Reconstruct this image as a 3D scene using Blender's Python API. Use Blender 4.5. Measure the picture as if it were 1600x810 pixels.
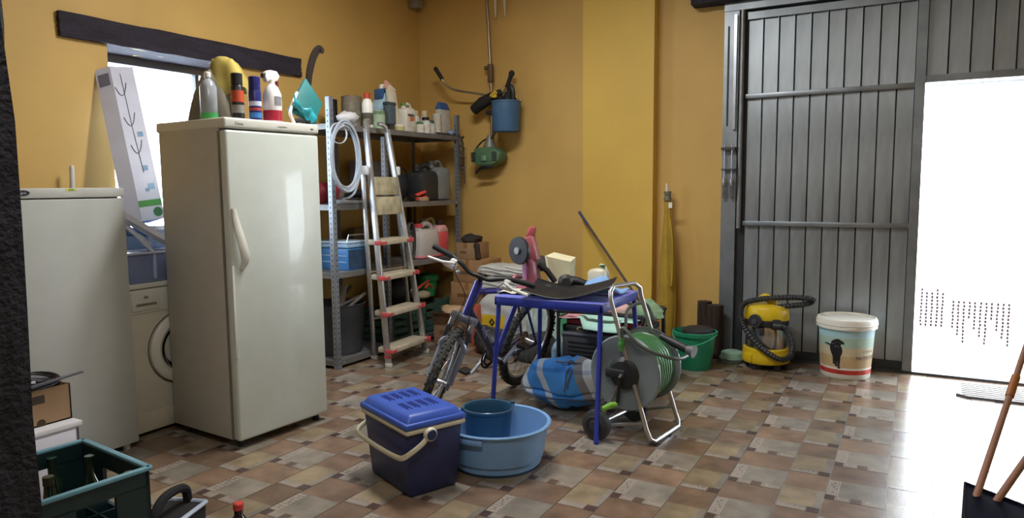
import bpy, bmesh, math, random
from mathutils import Vector as V, Matrix as MX, Euler
for o in list(bpy.data.objects): bpy.data.objects.remove(o)
S = bpy.context.scene; C = S.collection; PI = math.pi
random.seed(7)
# ---------------------------------------------------------------- camera
cd = bpy.data.cameras.new('camera'); cam = bpy.data.objects.new('camera', cd); C.objects.link(cam)
cd.sensor_width = 36; cd.lens = 25.13; cd.clip_start = .05; cd.clip_end = 200
R_, U_, W_ = V((.870799, .491559, -.008854)), V((-.041945, .092225, .994854)), V((-.489847, .865947, -.100928))
m_ = MX((R_, U_, -W_)).transposed().to_4x4(); m_.translation = V((0, 0, 1.386)); cam.matrix_world = m_
S.camera = cam
# ---------------------------------------------------------------- world, daylight, exposure
wd = bpy.data.worlds.new('World'); S.world = wd; wd.use_nodes = True
nt = wd.node_tree; nt.nodes.clear()
bgn = nt.nodes.new('ShaderNodeBackground'); wo = nt.nodes.new('ShaderNodeOutputWorld')
bgn.inputs[0].default_value = (.82, .91, 1, 1); bgn.inputs[1].default_value = 14.0
nt.links.new(bgn.outputs[0], wo.inputs[0])
vs = S.view_settings; vs.view_transform = 'Standard'; vs.look = 'None'; vs.exposure = 0.2; vs.gamma = 1; vs.use_curve_mapping = False
def area(name, loc, tgt, sx, sy, e, col):
    l = bpy.data.lights.new(name, 'AREA'); l.shape = 'RECTANGLE'; l.size = sx; l.size_y = sy; l.energy = e; l.color = col
    o = bpy.data.objects.new(name, l); C.objects.link(o); o.location = loc
    o.rotation_euler = (V(tgt)-V(loc)).to_track_quat('-Z', 'Y').to_euler(); return o
# fluorescent tubes of the two ceiling fittings built below
area('tube_light_back', (-2.2, 3.3, 3.31), (-2.2, 3.3, 0), 1.2, .2, 70, (1, .99, .97))
area('tube_light_front', (-.6, .6, 3.31), (-.6, .6, 0), 1.2, .2, 36, (1, .99, .97))
# sky portals in the two openings
for nm, loc, tgt, sx, sy in (('door_portal', (.47, 6.3, 1.05), (.47, 0, 1.05), .95, 2.1), ('window_portal', (-4.76, 3.2, 1.66), (0, 3.2, 1.66), 1.0, 1.24)):
    p = area(nm, loc, tgt, sx, sy, 1, (1, 1, 1)); p.data.cycles.is_portal = True
# ---------------------------------------------------------------- helpers
def lin(h):
    h = h.lstrip('#'); r = []
    for i in (0, 2, 4):
        c = int(h[i:i+2], 16)/255; r.append(c/12.92 if c <= .04045 else ((c+.055)/1.055)**2.4)
    return r
_mc = {}
def P(hx, r=.5, met=0, n=.12, sc=9, bump=0, tr=0, em=0, coat=0, rnd=0, st=None, alpha=1, sss=0):
    """procedural principled material: noise-mottled colour, optional grain bump"""
    k = (hx, r, met, n, sc, bump, tr, em, coat, rnd, st, alpha, sss)
    if k in _mc: return _mc[k]
    m = bpy.data.materials.new('m_%s' % hx.strip('#')); m.use_nodes = True; t = m.node_tree; b = t.nodes['Principled BSDF']
    tc = t.nodes.new('ShaderNodeTexCoord'); nz = t.nodes.new('ShaderNodeTexNoise'); nz.inputs['Scale'].default_value = sc; nz.inputs['Detail'].default_value = 5
    vec = tc.outputs['Object']
    if st:
        mp = t.nodes.new('ShaderNodeMapping'); mp.inputs['Scale'].default_value = st; t.links.new(vec, mp.inputs[0]); vec = mp.outputs[0]
    if rnd:
        oi = t.nodes.new('ShaderNodeObjectInfo'); ad = t.nodes.new('ShaderNodeVectorMath'); ad.operation = 'ADD'
        sv = t.nodes.new('ShaderNodeVectorMath'); sv.operation = 'SCALE'; sv.inputs[3].default_value = 37
        cx = t.nodes.new('ShaderNodeCombineXYZ')
        for i in range(3): t.links.new(oi.outputs['Random'], cx.inputs[i])
        t.links.new(cx.outputs[0], sv.inputs[0]); t.links.new(vec, ad.inputs[0]); t.links.new(sv.outputs[0], ad.inputs[1]); vec = ad.outputs[0]
    t.links.new(vec, nz.inputs['Vector'])
    cr = t.nodes.new('ShaderNodeValToRGB'); c = lin(hx)
    cr.color_ramp.elements[0].position = .3; cr.color_ramp.elements[1].position = .72
    cr.color_ramp.elements[0].color = [x*(1-n) for x in c]+[1]; cr.color_ramp.elements[1].color = [min(1, x*(1+n)) for x in c]+[1]
    t.links.new(nz.outputs[0], cr.inputs[0]); out = cr.outputs[0]
    if rnd:
        hs = t.nodes.new('ShaderNodeHueSaturation'); mr = t.nodes.new('ShaderNodeMapRange')
        mr.inputs[3].default_value = 1-rnd; mr.inputs[4].default_value = 1+rnd
        t.links.new(oi.outputs['Random'], mr.inputs[0]); t.links.new(mr.outputs[0], hs.inputs['Value']); t.links.new(out, hs.inputs['Color']); out = hs.outputs[0]
    t.links.new(out, b.inputs['Base Color'])
    b.inputs['Roughness'].default_value = r; b.inputs['Metallic'].default_value = met
    b.inputs['Transmission Weight'].default_value = tr; b.inputs['Coat Weight'].default_value = coat
    if alpha < 1: b.inputs['Alpha'].default_value = alpha
    if sss: b.inputs['Subsurface Weight'].default_value = sss; b.inputs['Subsurface Radius'].default_value = (.03, .03, .03)
    if em: b.inputs['Emission Color'].default_value = c+[1]; b.inputs['Emission Strength'].default_value = em
    if bump:
        bp = t.nodes.new('ShaderNodeBump'); bp.inputs['Strength'].default_value = bump; bp.inputs['Distance'].default_value = .01
        n2 = t.nodes.new('ShaderNodeTexNoise'); n2.inputs['Scale'].default_value = sc*6; n2.inputs['Detail'].default_value = 6
        t.links.new(vec, n2.inputs['Vector']); t.links.new(n2.outputs[0], bp.inputs['Height']); t.links.new(bp.outputs[0], b.inputs['Normal'])
    _mc[k] = m; return m
def glassm(hx='#eef6f4', al=.25, r=.05):
    """thin clear sheet or film: transparent with a glossy coat"""
    k = ('g', hx, al, r)
    if k in _mc: return _mc[k]
    m = bpy.data.materials.new('clear'); m.use_nodes = True; t = m.node_tree; b = t.nodes['Principled BSDF']; o = t.nodes['Material Output']
    b.inputs['Base Color'].default_value = lin(hx)+[1]; b.inputs['Roughness'].default_value = r
    tb = t.nodes.new('ShaderNodeBsdfTransparent'); tb.inputs[0].default_value = lin(hx)+[1]
    mx = t.nodes.new('ShaderNodeMixShader'); mx.inputs[0].default_value = al
    t.links.new(tb.outputs[0], mx.inputs[1]); t.links.new(b.outputs[0], mx.inputs[2]); t.links.new(mx.outputs[0], o.inputs[0])
    _mc[k] = m; return m
class B:
    def __init__(s, mi=0): s.bm = bmesh.new(); s.mi = mi
    def _put(s, n0, mi):
        for f in list(s.bm.faces)[n0:]: f.material_index = s.mi if mi is None else mi
    def box(s, c, d, rot=None, bev=0, mi=None, seg=2, taper=None):
        t = bmesh.new(); r = bmesh.ops.create_cube(t, size=1)
        for v in t.verts:
            k = 1 if not taper or v.co.z > 0 else taper
            v.co = V((v.co.x*d[0]*k, v.co.y*d[1]*k, v.co.z*d[2]))
        if bev: bmesh.ops.bevel(t, geom=list(t.edges), offset=bev, segments=seg, profile=.5, affect='EDGES')
        m = MX.Translation(V(c))
        if rot is not None: m = m @ (Euler(rot).to_matrix().to_4x4() if not isinstance(rot, MX) else rot.to_4x4())
        return s.merge(t, m, mi)
    def merge(s, t, m=None, mi=None):
        if m is not None: t.transform(m)
        vm = {v: s.bm.verts.new(v.co) for v in t.verts}
        for f in t.faces:
            try: g = s.bm.faces.new([vm[v] for v in f.verts])
            except ValueError: continue
            g.material_index = f.material_index if mi == -1 else (s.mi if mi is None else mi)
        t.free(); return s
    def b2(s, lo, hi, **k):
        return s.box([(a+b)/2 for a, b in zip(lo, hi)], [b-a for a, b in zip(lo, hi)], **k)
    def hexa(s, bot, top, mi=None, bev=0):
        t = bmesh.new(); vb = [t.verts.new(p) for p in bot]; vt = [t.verts.new(p) for p in top]; n = len(bot)
        t.faces.new(vb[::-1]); t.faces.new(vt)
        for i in range(n): t.faces.new([vb[i], vb[(i+1) % n], vt[(i+1) % n], vt[i]])
        bmesh.ops.recalc_face_normals(t, faces=t.faces)
        if bev: bmesh.ops.bevel(t, geom=list(t.edges), offset=bev, segments=2, profile=.5, affect='EDGES')
        return s.merge(t, None, mi)
    def prism(s, poly, a, b, ax=2, mi=None, bev=0):
        """extrude a 2-D outline from a to b along axis ax (0: poly=(y,z), 1: (x,z), 2: (x,y))"""
        f = {0: lambda p, k: (k, p[0], p[1]), 1: lambda p, k: (p[0], k, p[1]), 2: lambda p, k: (p[0], p[1], k)}[ax]
        return s.hexa([f(p, a) for p in poly], [f(p, b) for p in poly], mi, bev)
    def tube(s, pts, r, seg=8, closed=False, mi=None, cap=True):
        pts = [V(p) for p in pts]; n = len(pts); rr = r if isinstance(r, (list, tuple)) else [r]*n; rings = []; up = None
        for i, p in enumerate(pts):
            a = pts[(i-1) % n] if (closed or i) else p; b = pts[(i+1) % n] if (closed or i < n-1) else p
            d = (b-a).normalized() if (b-a).length > 1e-9 else V((0, 0, 1))
            if up is None: up = V((0, 0, 1)) if abs(d.z) < .9 else V((1, 0, 0))
            x = d.cross(up)
            if x.length < 1e-6: x = d.orthogonal()
            x.normalize(); y = x.cross(d).normalized(); up = y
            rings.append([s.bm.verts.new(p+(x*math.cos(2*PI*k/seg)+y*math.sin(2*PI*k/seg))*rr[i]) for k in range(seg)])
        n0 = len(s.bm.faces); m = s.mi if mi is None else mi
        for i in range(n if closed else n-1):
            A, Bq = rings[i], rings[(i+1) % n]
            for k in range(seg):
                f = s.bm.faces.new([A[k], A[(k+1) % seg], Bq[(k+1) % seg], Bq[k]]); f.material_index = m
        if cap and not closed:
            for q in (rings[0][::-1], rings[-1]): f = s.bm.faces.new(q); f.material_index = m
        return s
    def cyl(s, p0, p1, r, r1=None, seg=16, mi=None): return s.tube([p0, p1], [r, r if r1 is None else r1], seg, mi=mi)
    def lathe(s, prof, seg=24, o=(0, 0, 0), rot=None, mi=None, sx=1, sy=1):
        m = MX.Translation(V(o))
        if rot is not None: m = m @ Euler(rot).to_matrix().to_4x4()
        mm = s.mi if mi is None else mi; rings = []
        for r, z in prof:
            if r < 1e-6: rings.append([s.bm.verts.new(m @ V((0, 0, z)))])
            else: rings.append([s.bm.verts.new(m @ V((r*math.cos(2*PI*k/seg)*sx, r*math.sin(2*PI*k/seg)*sy, z))) for k in range(seg)])
        for A, Q in zip(rings, rings[1:]):
            for k in range(seg):
                k2 = (k+1) % seg
                if len(A) == 1 and len(Q) == 1: break
                vs_ = [A[0], Q[k2], Q[k]] if len(A) == 1 else ([A[k], A[k2], Q[0]] if len(Q) == 1 else [A[k], A[k2], Q[k2], Q[k]])
                f = s.bm.faces.new(vs_); f.material_index = mm
        return s
    def grid(s, fn, nu, nv, mi=None, wu=False, wv=False):
        m = s.mi if mi is None else mi
        g = [[s.bm.verts.new(fn(i/nu, j/nv)) for j in range(nv if wv else nv+1)] for i in range(nu if wu else nu+1)]
        for i in range(nu):
            for j in range(nv):
                a, b, c, d = g[i][j], g[(i+1) % len(g)][j], g[(i+1) % len(g)][(j+1) % len(g[0])], g[i][(j+1) % len(g[0])]
                f = s.bm.faces.new([a, b, c, d]); f.material_index = m(i, j) if callable(m) else m
        return s
    def sph(s, c, r, sc=(1, 1, 1), seg=16, mi=None):
        n = seg//2
        return s.lathe([(r*math.sin(PI*i/n), -r*math.cos(PI*i/n)) for i in range(n+1)], seg, c, mi=mi, sx=sc[0], sy=sc[1]) if sc[2] == 1 else s.lathe([(r*math.sin(PI*i/n), -r*math.cos(PI*i/n)*sc[2]) for i in range(n+1)], seg, c, mi=mi, sx=sc[0], sy=sc[1])
    def poly(s, pts, mi=None):
        f = s.bm.faces.new([s.bm.verts.new(p) for p in pts]); f.material_index = s.mi if mi is None else mi; return s
    def xf(s, fn):
        for v in s.bm.verts: v.co = V(fn(v.co))
        return s
    def mesh(s, name, mats, ang=38, weld=False):
        if weld: bmesh.ops.remove_doubles(s.bm, verts=s.bm.verts, dist=1e-4)
        bmesh.ops.recalc_face_normals(s.bm, faces=s.bm.faces)
        me = bpy.data.meshes.new(name); s.bm.to_mesh(me); s.bm.free()
        for m in (mats if isinstance(mats, (list, tuple)) else [mats]): me.materials.append(m)
        for p in me.polygons: p.use_smooth = True
        me.set_sharp_from_angle(angle=math.radians(ang)); return me
    def done(s, name, mats, parent=None, loc=None, **k):
        return link(name, s.mesh(name, mats, **k), parent, loc)
def link(name, me, parent=None, loc=None, rot=None):
    o = bpy.data.objects.new(name, me); C.objects.link(o)
    if parent: o.parent = parent
    if loc: o.location = loc
    if rot: o.rotation_euler = rot
    return o
def tag(o, label, cat, group=None):
    o['label'] = label; o['category'] = cat
    if group: o['group'] = group
    return o
def thing(name, label, cat, loc=(0, 0, 0), rz=0, group=None, rot=None):
    o = bpy.data.objects.new(name, None); C.objects.link(o); o.location = loc; o.rotation_euler = rot or (0, 0, rz); o.empty_display_size = .1
    return tag(o, label, cat, group)
def st(o): o['kind'] = 'structure'; return o
def stuff(o): o['kind'] = 'stuff'; return o
def copytree(o, parent=None):
    c = o.copy(); C.objects.link(c)
    if parent: c.parent = parent
    for ch in list(o.children): copytree(ch, c)
    return c
def textm(body, size, ext=.0004, align='CENTER'):
    cu = bpy.data.curves.new('t', 'FONT'); cu.body = body; cu.size = size; cu.extrude = ext; cu.align_x = align; cu.align_y = 'CENTER'; cu.resolution_u = 2
    o = bpy.data.objects.new('t', cu); C.objects.link(o); bpy.context.view_layer.update()
    me = bpy.data.meshes.new_from_object(o.evaluated_get(bpy.context.evaluated_depsgraph_get())); bpy.data.objects.remove(o); return me
def text(name, body, size, mat, parent, loc, rot, **k):
    me = textm(body, size, **k); me.materials.clear(); me.materials.append(mat); return link(name, me, parent, loc, rot)
FX = (PI/2, 0, PI/2)      # lettering on a face that looks along +X
FY = (PI/2, 0, 0)         # lettering on a face that looks along -Y
def arc(c, r, a0, a1, n, pl='xz'):
    out = []
    for i in range(n+1):
        a = a0+(a1-a0)*i/n; u, v = r*math.cos(a), r*math.sin(a)
        out.append({'xz': (c[0]+u, c[1], c[2]+v), 'yz': (c[0], c[1]+u, c[2]+v), 'xy': (c[0]+u, c[1]+v, c[2])}[pl])
    return out
def spline(pts, n=8):
    pts = [V(p) for p in pts]; out = []; q = [pts[0]*2-pts[1]]+pts+[pts[-1]*2-pts[-2]]
    for i in range(1, len(q)-2):
        for k in range(n):
            t = k/n; a, b, c, d = q[i-1:i+3]
            out.append(.5*((2*b)+(c-a)*t+(2*a-5*b+4*c-d)*t*t+(3*b-a-3*c+d)*t**3))
    return out+[pts[-1]]
# common materials
BLK = P('#17171a', .5); BLKR = P('#1c1c1e', .75, bump=.2); CHR = P('#c9ccd0', .22, .95, n=.05); ALU = P('#c4c6ca', .36, .85, n=.1, sc=20)
GALV = P('#8f9296', .42, .7, n=.16, sc=14); WHT = P('#e6e4dc', .4, n=.04); DKG = P('#3a3c40', .55); CARD = P('#a37d55', .85, n=.12)
# ================================================================ SETTING
WALL = P('#c9a45c', .62, n=.08, sc=1.6, bump=.10); DARKWOOD = P('#2a2530', .85, n=.35, sc=7, bump=.8, st=(3, 1, 3))
CONC = P('#8b8377', .7)
st(B().b2((-4.39, -2.6, -.2), (3.0, 6.17, -.004)).done('floor', P('#8a7f74', .35, n=.2)))
fl = bpy.data.objects['floor']
# printed stoneware tiles: a wide and a narrow format laid in strips; the print is flush colour on each tile
T, VP, X0, Y0 = .42, .432, -.305, 3.375
tm = [P('#857a70', .27, n=.22, sc=9, rnd=.12, bump=.05), P('#76604f', .27, n=.3, sc=8, rnd=.2, bump=.05), P('#7f776c', .27, n=.25, sc=9, rnd=.16, bump=.05),
      P('#4a3936', .25, n=.2, rnd=.15), P('#85765f', .27, n=.3, sc=8, rnd=.16, bump=.05), P('#a59b90', .25, n=.1), P('#5f4f44', .25, n=.2)]
def rect(b, x0, y0, x1, y1, mi, z=0): b.poly([(x0, y0, z), (x1, y0, z), (x1, y1, z), (x0, y1, z)], mi)
def tile_mesh(w, h, wide):
    b = B(); g = .002; x0, x1, y0, y1 = g, w-g, g, h-g
    for p in ([(x0, y0), (x1, y0)], [(x1, y0), (x1, y1)], [(x1, y1), (x0, y1)], [(x0, y1), (x0, y0)]):
        (a, c), (d, e) = p; b.poly([(a, c, -.008), (d, e, -.008), (d, e, 0), (a, c, 0)], 0)
    s, m = .052, .235
    if wide:
        xs = [x0, .042, .105, .15, x1]
        for i, q in enumerate((3, 0, 6, 0)): rect(b, xs[i], y0, xs[i+1], s, q)
        rect(b, x0, s, .055, m, 0); rect(b, .055, s, x1, m, 2); rect(b, x0, m, x1, y1, 1)
        for i in range(5):
            for j in range(8):
                if random.random() < .7: rect(b, x0+.004+i*.0102, s+.006+j*.022, x0+.011+i*.0102, s+.02+j*.022, 5, .0002)
        for cx, wd_ in ((.075, .05), (.197, .07)):
            me = textm('Rosa', .042, 0); b.bm.verts.ensure_lookup_table(); t = bmesh.new(); t.from_mesh(me)
            t.transform(MX.Translation((cx, .028, .0003)) @ MX.Diagonal((wd_/.09, 1, 1, 1))); b.merge(t, None, 5)
    else:
        rect(b, x0, y0, .125, s, 0); rect(b, .125, y0, x1, s, 3); rect(b, x0, s, x1-.03, m+.01, 4); rect(b, x1-.03, s, x1, m+.01, 2); rect(b, x0, m+.01, x1, y1, 1)
        for i in range(14):
            hh = random.uniform(.008, .03); rect(b, .01+i*.0078, .012, .014+i*.0078, .012+hh, 5, .0002)
    return b.mesh('tile', tm)
ww, nw = .575*T, .425*T
WT, NT = tile_mesh(ww, VP, 1), tile_mesh(nw, VP, 0)
for i in range(-10, 4):
    for j in range(-5, 7):
        for w_, off, me in ((0, -.055, WT), (ww, .205, NT)):
            x, y = X0+i*T+w_, Y0+j*VP+off
            if y+VP > 5.93 and y < 5.9: y_ok = False
            else: y_ok = y < 5.6
            if x < -4.4 or (x < -3.4 and y > 99): continue
            if y_ok: link('tile', me, fl, (x, y, 0))
rest = B()                                                         # cut tiles along the gate wall, one joined strip
for i in range(-10, 4):
    for w_, wd_, off in ((0, ww, -.055), (ww, nw, .205)):
        x = X0+i*T+w_; y = Y0+5*VP+off
        if x < -4.4: continue
        while y < 5.5: y += VP
        rest.b2((x+.002, y+.002, -.008), (x+wd_-.002, 5.918, 0), mi=random.choice([1, 2, 4]))
stuff(rest.done('cut_tile', tm, fl))
# walls
wl = B(); XA, XB = -4.74, -4.39
for lo, hi in (((XA, -2.6, -.15), (XB, 2.71, 3.5)), ((XA, 3.70, -.15), (XB, 6.17, 3.5)), ((XA, 2.71, -.15), (XB, 3.70, 1.05)), ((XA, 2.71, 2.285), (XB, 3.70, 3.5))): wl.b2(lo, hi)
st(wl.done('wall_left', WALL))
wb = B(); wb.b2((-4.39, 5.92, -.15), (-1.33, 6.17, 3.5)); wb.b2((-1.33, 5.92, 2.80), (3, 6.17, 3.5)); wb.b2((2.32, 5.92, 0), (3, 6.17, 2.8)); st(wb.done('wall_back', WALL))
st(B().b2((3.0, -2.6, -.2), (3.2, 6.17, 3.5)).done('wall_right', WALL))
st(B().b2((-4.74, -2.8, -.2), (3.2, -2.6, 3.5)).done('wall_front', WALL))
st(B().b2((-4.74, -2.8, 3.42), (3.2, 6.17, 3.6)).done('ceiling', P('#cfc6b4', .8)))
st(B().b2((-2.56, 5.80, 0), (-1.925, 5.925, 3.42)).done('trim_1', P('#d2ae50', .6, n=.06, sc=1.6, bump=.08)))          # pilaster, same paint as the walls; daylight put into its brighter yellow
def rough_beam(name, lo, hi, cuts, amp=.008):
    b = B(); b.b2(lo, hi); bmesh.ops.subdivide_edges(b.bm, edges=list(b.bm.edges), cuts=cuts, use_grid_fill=True)
    for v in b.bm.verts: v.co += V([random.uniform(-amp, amp) for _ in range(3)])
    return b.done(name, DARKWOOD, ang=60)
st(rough_beam('trim_2', (-4.745, 2.42, 2.282), (-4.36, 4.295, 2.424), 14, .004))                                        # lintel over the window
st(rough_beam('trim_3', (-1.62, 5.76, 2.80), (2.5, 5.925, 3.02), 10, .004))                                             # beam over the gate
# window: frame, mullion, pane
wf = B(); X1 = -4.70
for lo, hi in (((X1-.03, 2.71, 1.05), (X1+.03, 2.76, 2.282)), ((X1-.03, 3.65, 1.05), (X1+.03, 3.70, 2.282)), ((X1-.03, 2.76, 2.225), (X1+.03, 3.65, 2.282)), ((X1-.03, 2.76, 1.05), (X1+.03, 3.65, 1.10))): wf.b2(lo, hi, bev=.004)
wn = st(wf.done('window_1', P('#4d4a52', .5)))
B().b2((X1-.004, 2.76, 1.10), (X1+.004, 3.65, 2.225)).done('pane', glassm('#f4faff', .08), wn)
B().b2((X1-.02, 3.545, 1.10), (X1+.02, 3.575, 2.225)).done('mullion', P('#4d4a52', .5), wn)
st(B().b2((-4.68, 2.712, 1.05), (-4.37, 3.698, 1.075)).done('trim_4', P('#b9a98a', .6)))                                # sill
# gate
GS = P('#a0a8ae', .42, .75, n=.3, sc=7, st=(1, 1, .25), bump=.03); GS2 = P('#8f969c', .42, .75, n=.2, sc=5); DK = P('#2b2d31', .6)
g = B()
g.b2((-1.375, 5.86, 0), (-1.262, 5.93, 2.795)); g.b2((-1.262, 5.90, 0), (-1.20, 5.95, 2.795), mi=1)          # left frame post and its dark channel
g.b2((-1.375, 5.85, 2.735), (2.32, 5.95, 2.80)); g.b2((-1.20, 5.875, 2.66), (2.32, 5.94, 2.715))             # header and top rail
g.b2((-.045, 5.86, .02), (.018, 5.94, 2.66)); g.b2((.018, 5.87, 2.085), (.98, 5.94, 2.135)); g.b2((.93, 5.87, .02), (.98, 5.94, 2.66)); g.b2((2.26, 5.87, 0), (2.32, 5.94, 2.66))
g.b2((-1.20, 5.875, .012), (-.045, 5.94, .075), mi=1)                                                        # bottom rail
g.b2((-1.26, 5.926, 2.6), (2.3, 5.945, 2.79), mi=1); g.b2((-1.2, 5.925, .06), (-.045, 5.935, 2.66), mi=1); g.b2((.018, 5.925, 2.12), (.98, 5.935, 2.66), mi=1); g.b2((.98, 5.925, .02), (2.26, 5.935, 2.66), mi=1)   # backing seen in the joints
gate = st(g.done('door_1', [GS2, DK]))
st(B().b2((-1.20, 5.86, -.002), (2.32, 5.98, .018)).done('trim_5', P('#4b4d52', .5, .5)))                               # threshold bar
def panel(x, w, z0, z1):
    b = B(); b.b2((-w/2+.003, 5.905, z0), (w/2-.003, 5.925, z1), bev=.003, seg=1)
    b.b2((w/2-.012, 5.896, z0), (w/2-.005, 5.906, z1)); return b.mesh('panel', GS)
pw = 1.155/10; pm = panel(0, pw, .075, 2.66)
for i in range(10): link('panel', pm, gate, (-1.20+pw*(i+.5), 0, 0))
pw2 = .912/7; pm2 = panel(0, pw2, 2.135, 2.66)
for i in range(7): link('panel', pm2, gate, (.018+pw2*(i+.5), 0, 0))
pw3 = 1.28/10; pm3 = panel(0, pw3, .02, 2.66)
for i in range(10): link('panel', pm3, gate, (.98+pw3*(i+.5), 0, 0))
for z in (2.073, 1.078):
    B().b2((-1.205, 5.868, z-.018), (-.04, 5.897, z+.018), bev=.003).done('cross_rail', GS2, gate)
B().cyl((-1.232, 5.845, 1.04), (-1.232, 5.845, 2.73), .017, seg=12).done('guide_tube', GALV, gate)
B().b2((-1.292, 5.83, 1.82), (-1.272, 5.86, 2.70)).done('counterweight_bar', P('#c6c9d6', .3, .8), gate)
B().b2((-1.345, 5.85, 1.85), (-1.335, 5.86, 2.62)).done('seam_bar', DK, gate)
B().b2((-1.37, 5.80, 1.66), (-1.262, 5.86, 1.68)).b2((-1.37, 5.82, 1.50), (-1.262, 5.86, 1.512)).done('spring_bracket', P('#4c4a48', .6, .5), gate)
for x in (-1.345, -1.288):
    pts = [(x+.012*math.cos(k*.9), 5.825+.012*math.sin(k*.9), 1.28+k*.0018) for k in range(60)]
    sp = B().tube(pts, .004, 6).cyl((x, 5.825, 1.38), (x, 5.825, 1.70), .005, seg=8).cyl((x, 5.825, 1.40), (x, 5.825, 1.43), .016).done('tension_spring', P('#b9bcc2', .3, .9), gate)
B().tube(spline([(-1.262, 5.83, 1.66), (-1.245, 5.83, 1.55), (-1.238, 5.83, 1.40), (-1.25, 5.83, 1.25)]), .004, 6).done('cable', BLK, gate)
# outside
st(B().b2((-8, 6.17, -.3), (12, 40, -.04)).done('trim_6', P('#cfc9bf', .8, n=.08)))                                     # yard paving
bc = B(); random.seed(3)
for i in range(26):
    x = .06+i*.0335
    for k in range(78):
        z = 2.06-k*.026
        band = (i < 5 and .33 < z < .62-.02*(i % 3)) or (6 <= i < 17 and .22+.06*((i*7) % 4) < z < .55)
        bc.sph((x+random.uniform(-.002, .002), 6.03, z), .0105 if band else .005, (1, 1, 1.3) if band else (1, 1, 1), seg=6, mi=1 if band else 0)
    bc.cyl((x, 6.03, .02), (x, 6.03, 2.075), .0012, seg=4)
bc.b2((.03, 6.02, 2.07), (.92, 6.04, 2.085))
cu = stuff(bc.done('bead_curtain', [P('#f3f1ee', .35, sss=0), P('#7a6670', .4)])); tag(cu, 'pale bead curtain hanging in the bright open doorway of the metal gate', 'curtain')
# ceiling light fittings
for i, (x, y) in enumerate(((-2.2, 3.3), (-.6, .6))):
    t = thing('ceiling_lamp', 'white twin tube ceiling lamp ' + ('above the bicycle' if i == 0 else 'nearer the camera'), 'lamp', (x, y, 3.42))
    B().b2((-.64, -.06, -.05), (.64, .06, 0), bev=.008).done('housing', WHT, t)
    for s in (-.035, .035): B().cyl((-.6, s, -.07), (.6, s, -.07), .013).done('tube', P('#fff6e6', .4, em=6), t)
# foreground timber
b = B(); b.b2((-1.5, .33, 0), (-1.192, .58, 3.42)); bmesh.ops.subdivide_edges(b.bm, edges=list(b.bm.edges), cuts=22, use_grid_fill=True)
for v in b.bm.verts:
    if 0 < v.co.z < 3.4: v.co += V([random.uniform(-.006, .006) for _ in range(3)])
st(b.done('trim_7', P('#1e1d24', .9, n=.45, sc=16, bump=1), ang=70))
# ================================================================ APPLIANCES ON THE LEFT
CRM = P('#c9d0c8', .3, n=.03, coat=.3); CRM2 = P('#b7b5aa', .42, n=.04); IV = P('#d3d3c8', .4, n=.03)
t = thing('upright_freezer', 'tall cream upright freezer with bottles on its top', 'freezer', (-3.075, 2.485, 0), -.07)
B().b2((-.60, 0, .045), (-.062, .617, 1.742), bev=.008).done('body', CRM2, t)
d = B().b2((-.058, .002, .045), (0, .615, 1.690), bev=.016, seg=4).done('door', CRM, t)
B().b2((-.066, .0, .055), (-.056, .617, 1.685)).done('gasket', P('#7d776a', .7), t)
B().b2((-.62, -.002, 1.697), (.002, .619, 1.752), bev=.012, seg=3).done('top_panel', IV, t)
hp = spline([(.008, .022, 1.285), (.022, .03, 1.2), (.034, .05, 1.1), (.03, .066, 1.03), (.016, .066, .99), (.004, .058, .965)], 6)
hb = B(); hb.grid(lambda u, v: V(hp[int(u*(len(hp)-1))])+V((.012*math.cos(2*PI*v), .012*math.sin(2*PI*v)*(1+1.2*math.sin(PI*u)), 0)), len(hp)-1, 10, wv=True)
hb.done('handle', IV, d)
B().b2((-.002, .0, .50), (.006, .014, .99), bev=.003).done('handle_edge', IV, d)
text('lettering', 'Edesa', .022, P('#55534d', .5), t, (.0026, .085, 1.722), FX); text('lettering', 'congelador', .014, P('#6a675f', .5), t, (.0026, .36, 1.722), FX)
B().b2((.0, .555, 1.718), (.004, .575, 1.726)).done('indicator', P('#555049', .5), t)
for x in (-.55, -.06):
    for y in (.05, .57): B().cyl((x, y, 0), (x, y, .046), .02, .016).done('foot', BLK, t)
t = thing('low_freezer', 'white waist high freezer between the dark post and the washing machine', 'freezer', (-3.6, 1.72, 0))
GW = P('#b6bab6', .4, n=.03); GW2 = P('#c4c6c2', .38, n=.03)
B().b2((-.58, 0, .03), (-.055, .545, 1.395), bev=.006).done('body', GW, t)
B().b2((-.05, .001, .035), (0, .544, 1.345), bev=.008).done('door', GW, t)
B().b2((-.05, .0, 1.350), (.002, .545, 1.398), bev=.006).done('top_panel', GW2, t)
b = B(); b.lathe([(0, .003), (.03, .003), (.031, 0)], 24, (.003, .055, 1.376), (PI/2, 0, PI/2), sx=1, sy=.42); b.done('badge', P('#27272c', .35), t)
text('lettering', 'Ignis', .016, P('#b9bcc4', .4), t, (.0072, .055, 1.376), FX)
b = B(); b.b2((.002, .25, 1.384), (.0035, .30, 1.396)); b.b2((.0035, .262, 1.387), (.004, .288, 1.393), mi=1); b.done('sticker', [P('#d8d66a', .5), P('#5f9a45', .5)], t)
for y in (.05, .5): B().cyl((-.05, y, 0), (-.05, y, .034), .018).done('foot', WHT, t)
tag(B().cyl((-4.355, 2.36, 0), (-4.305, 2.40, 1.52), .013, seg=12).sph((-4.305, 2.40, 1.52), .0135, seg=10).done('pole', P('#d9d6cf', .5)), 'white pole end sticking up behind the waist high freezer', 'pole')
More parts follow.
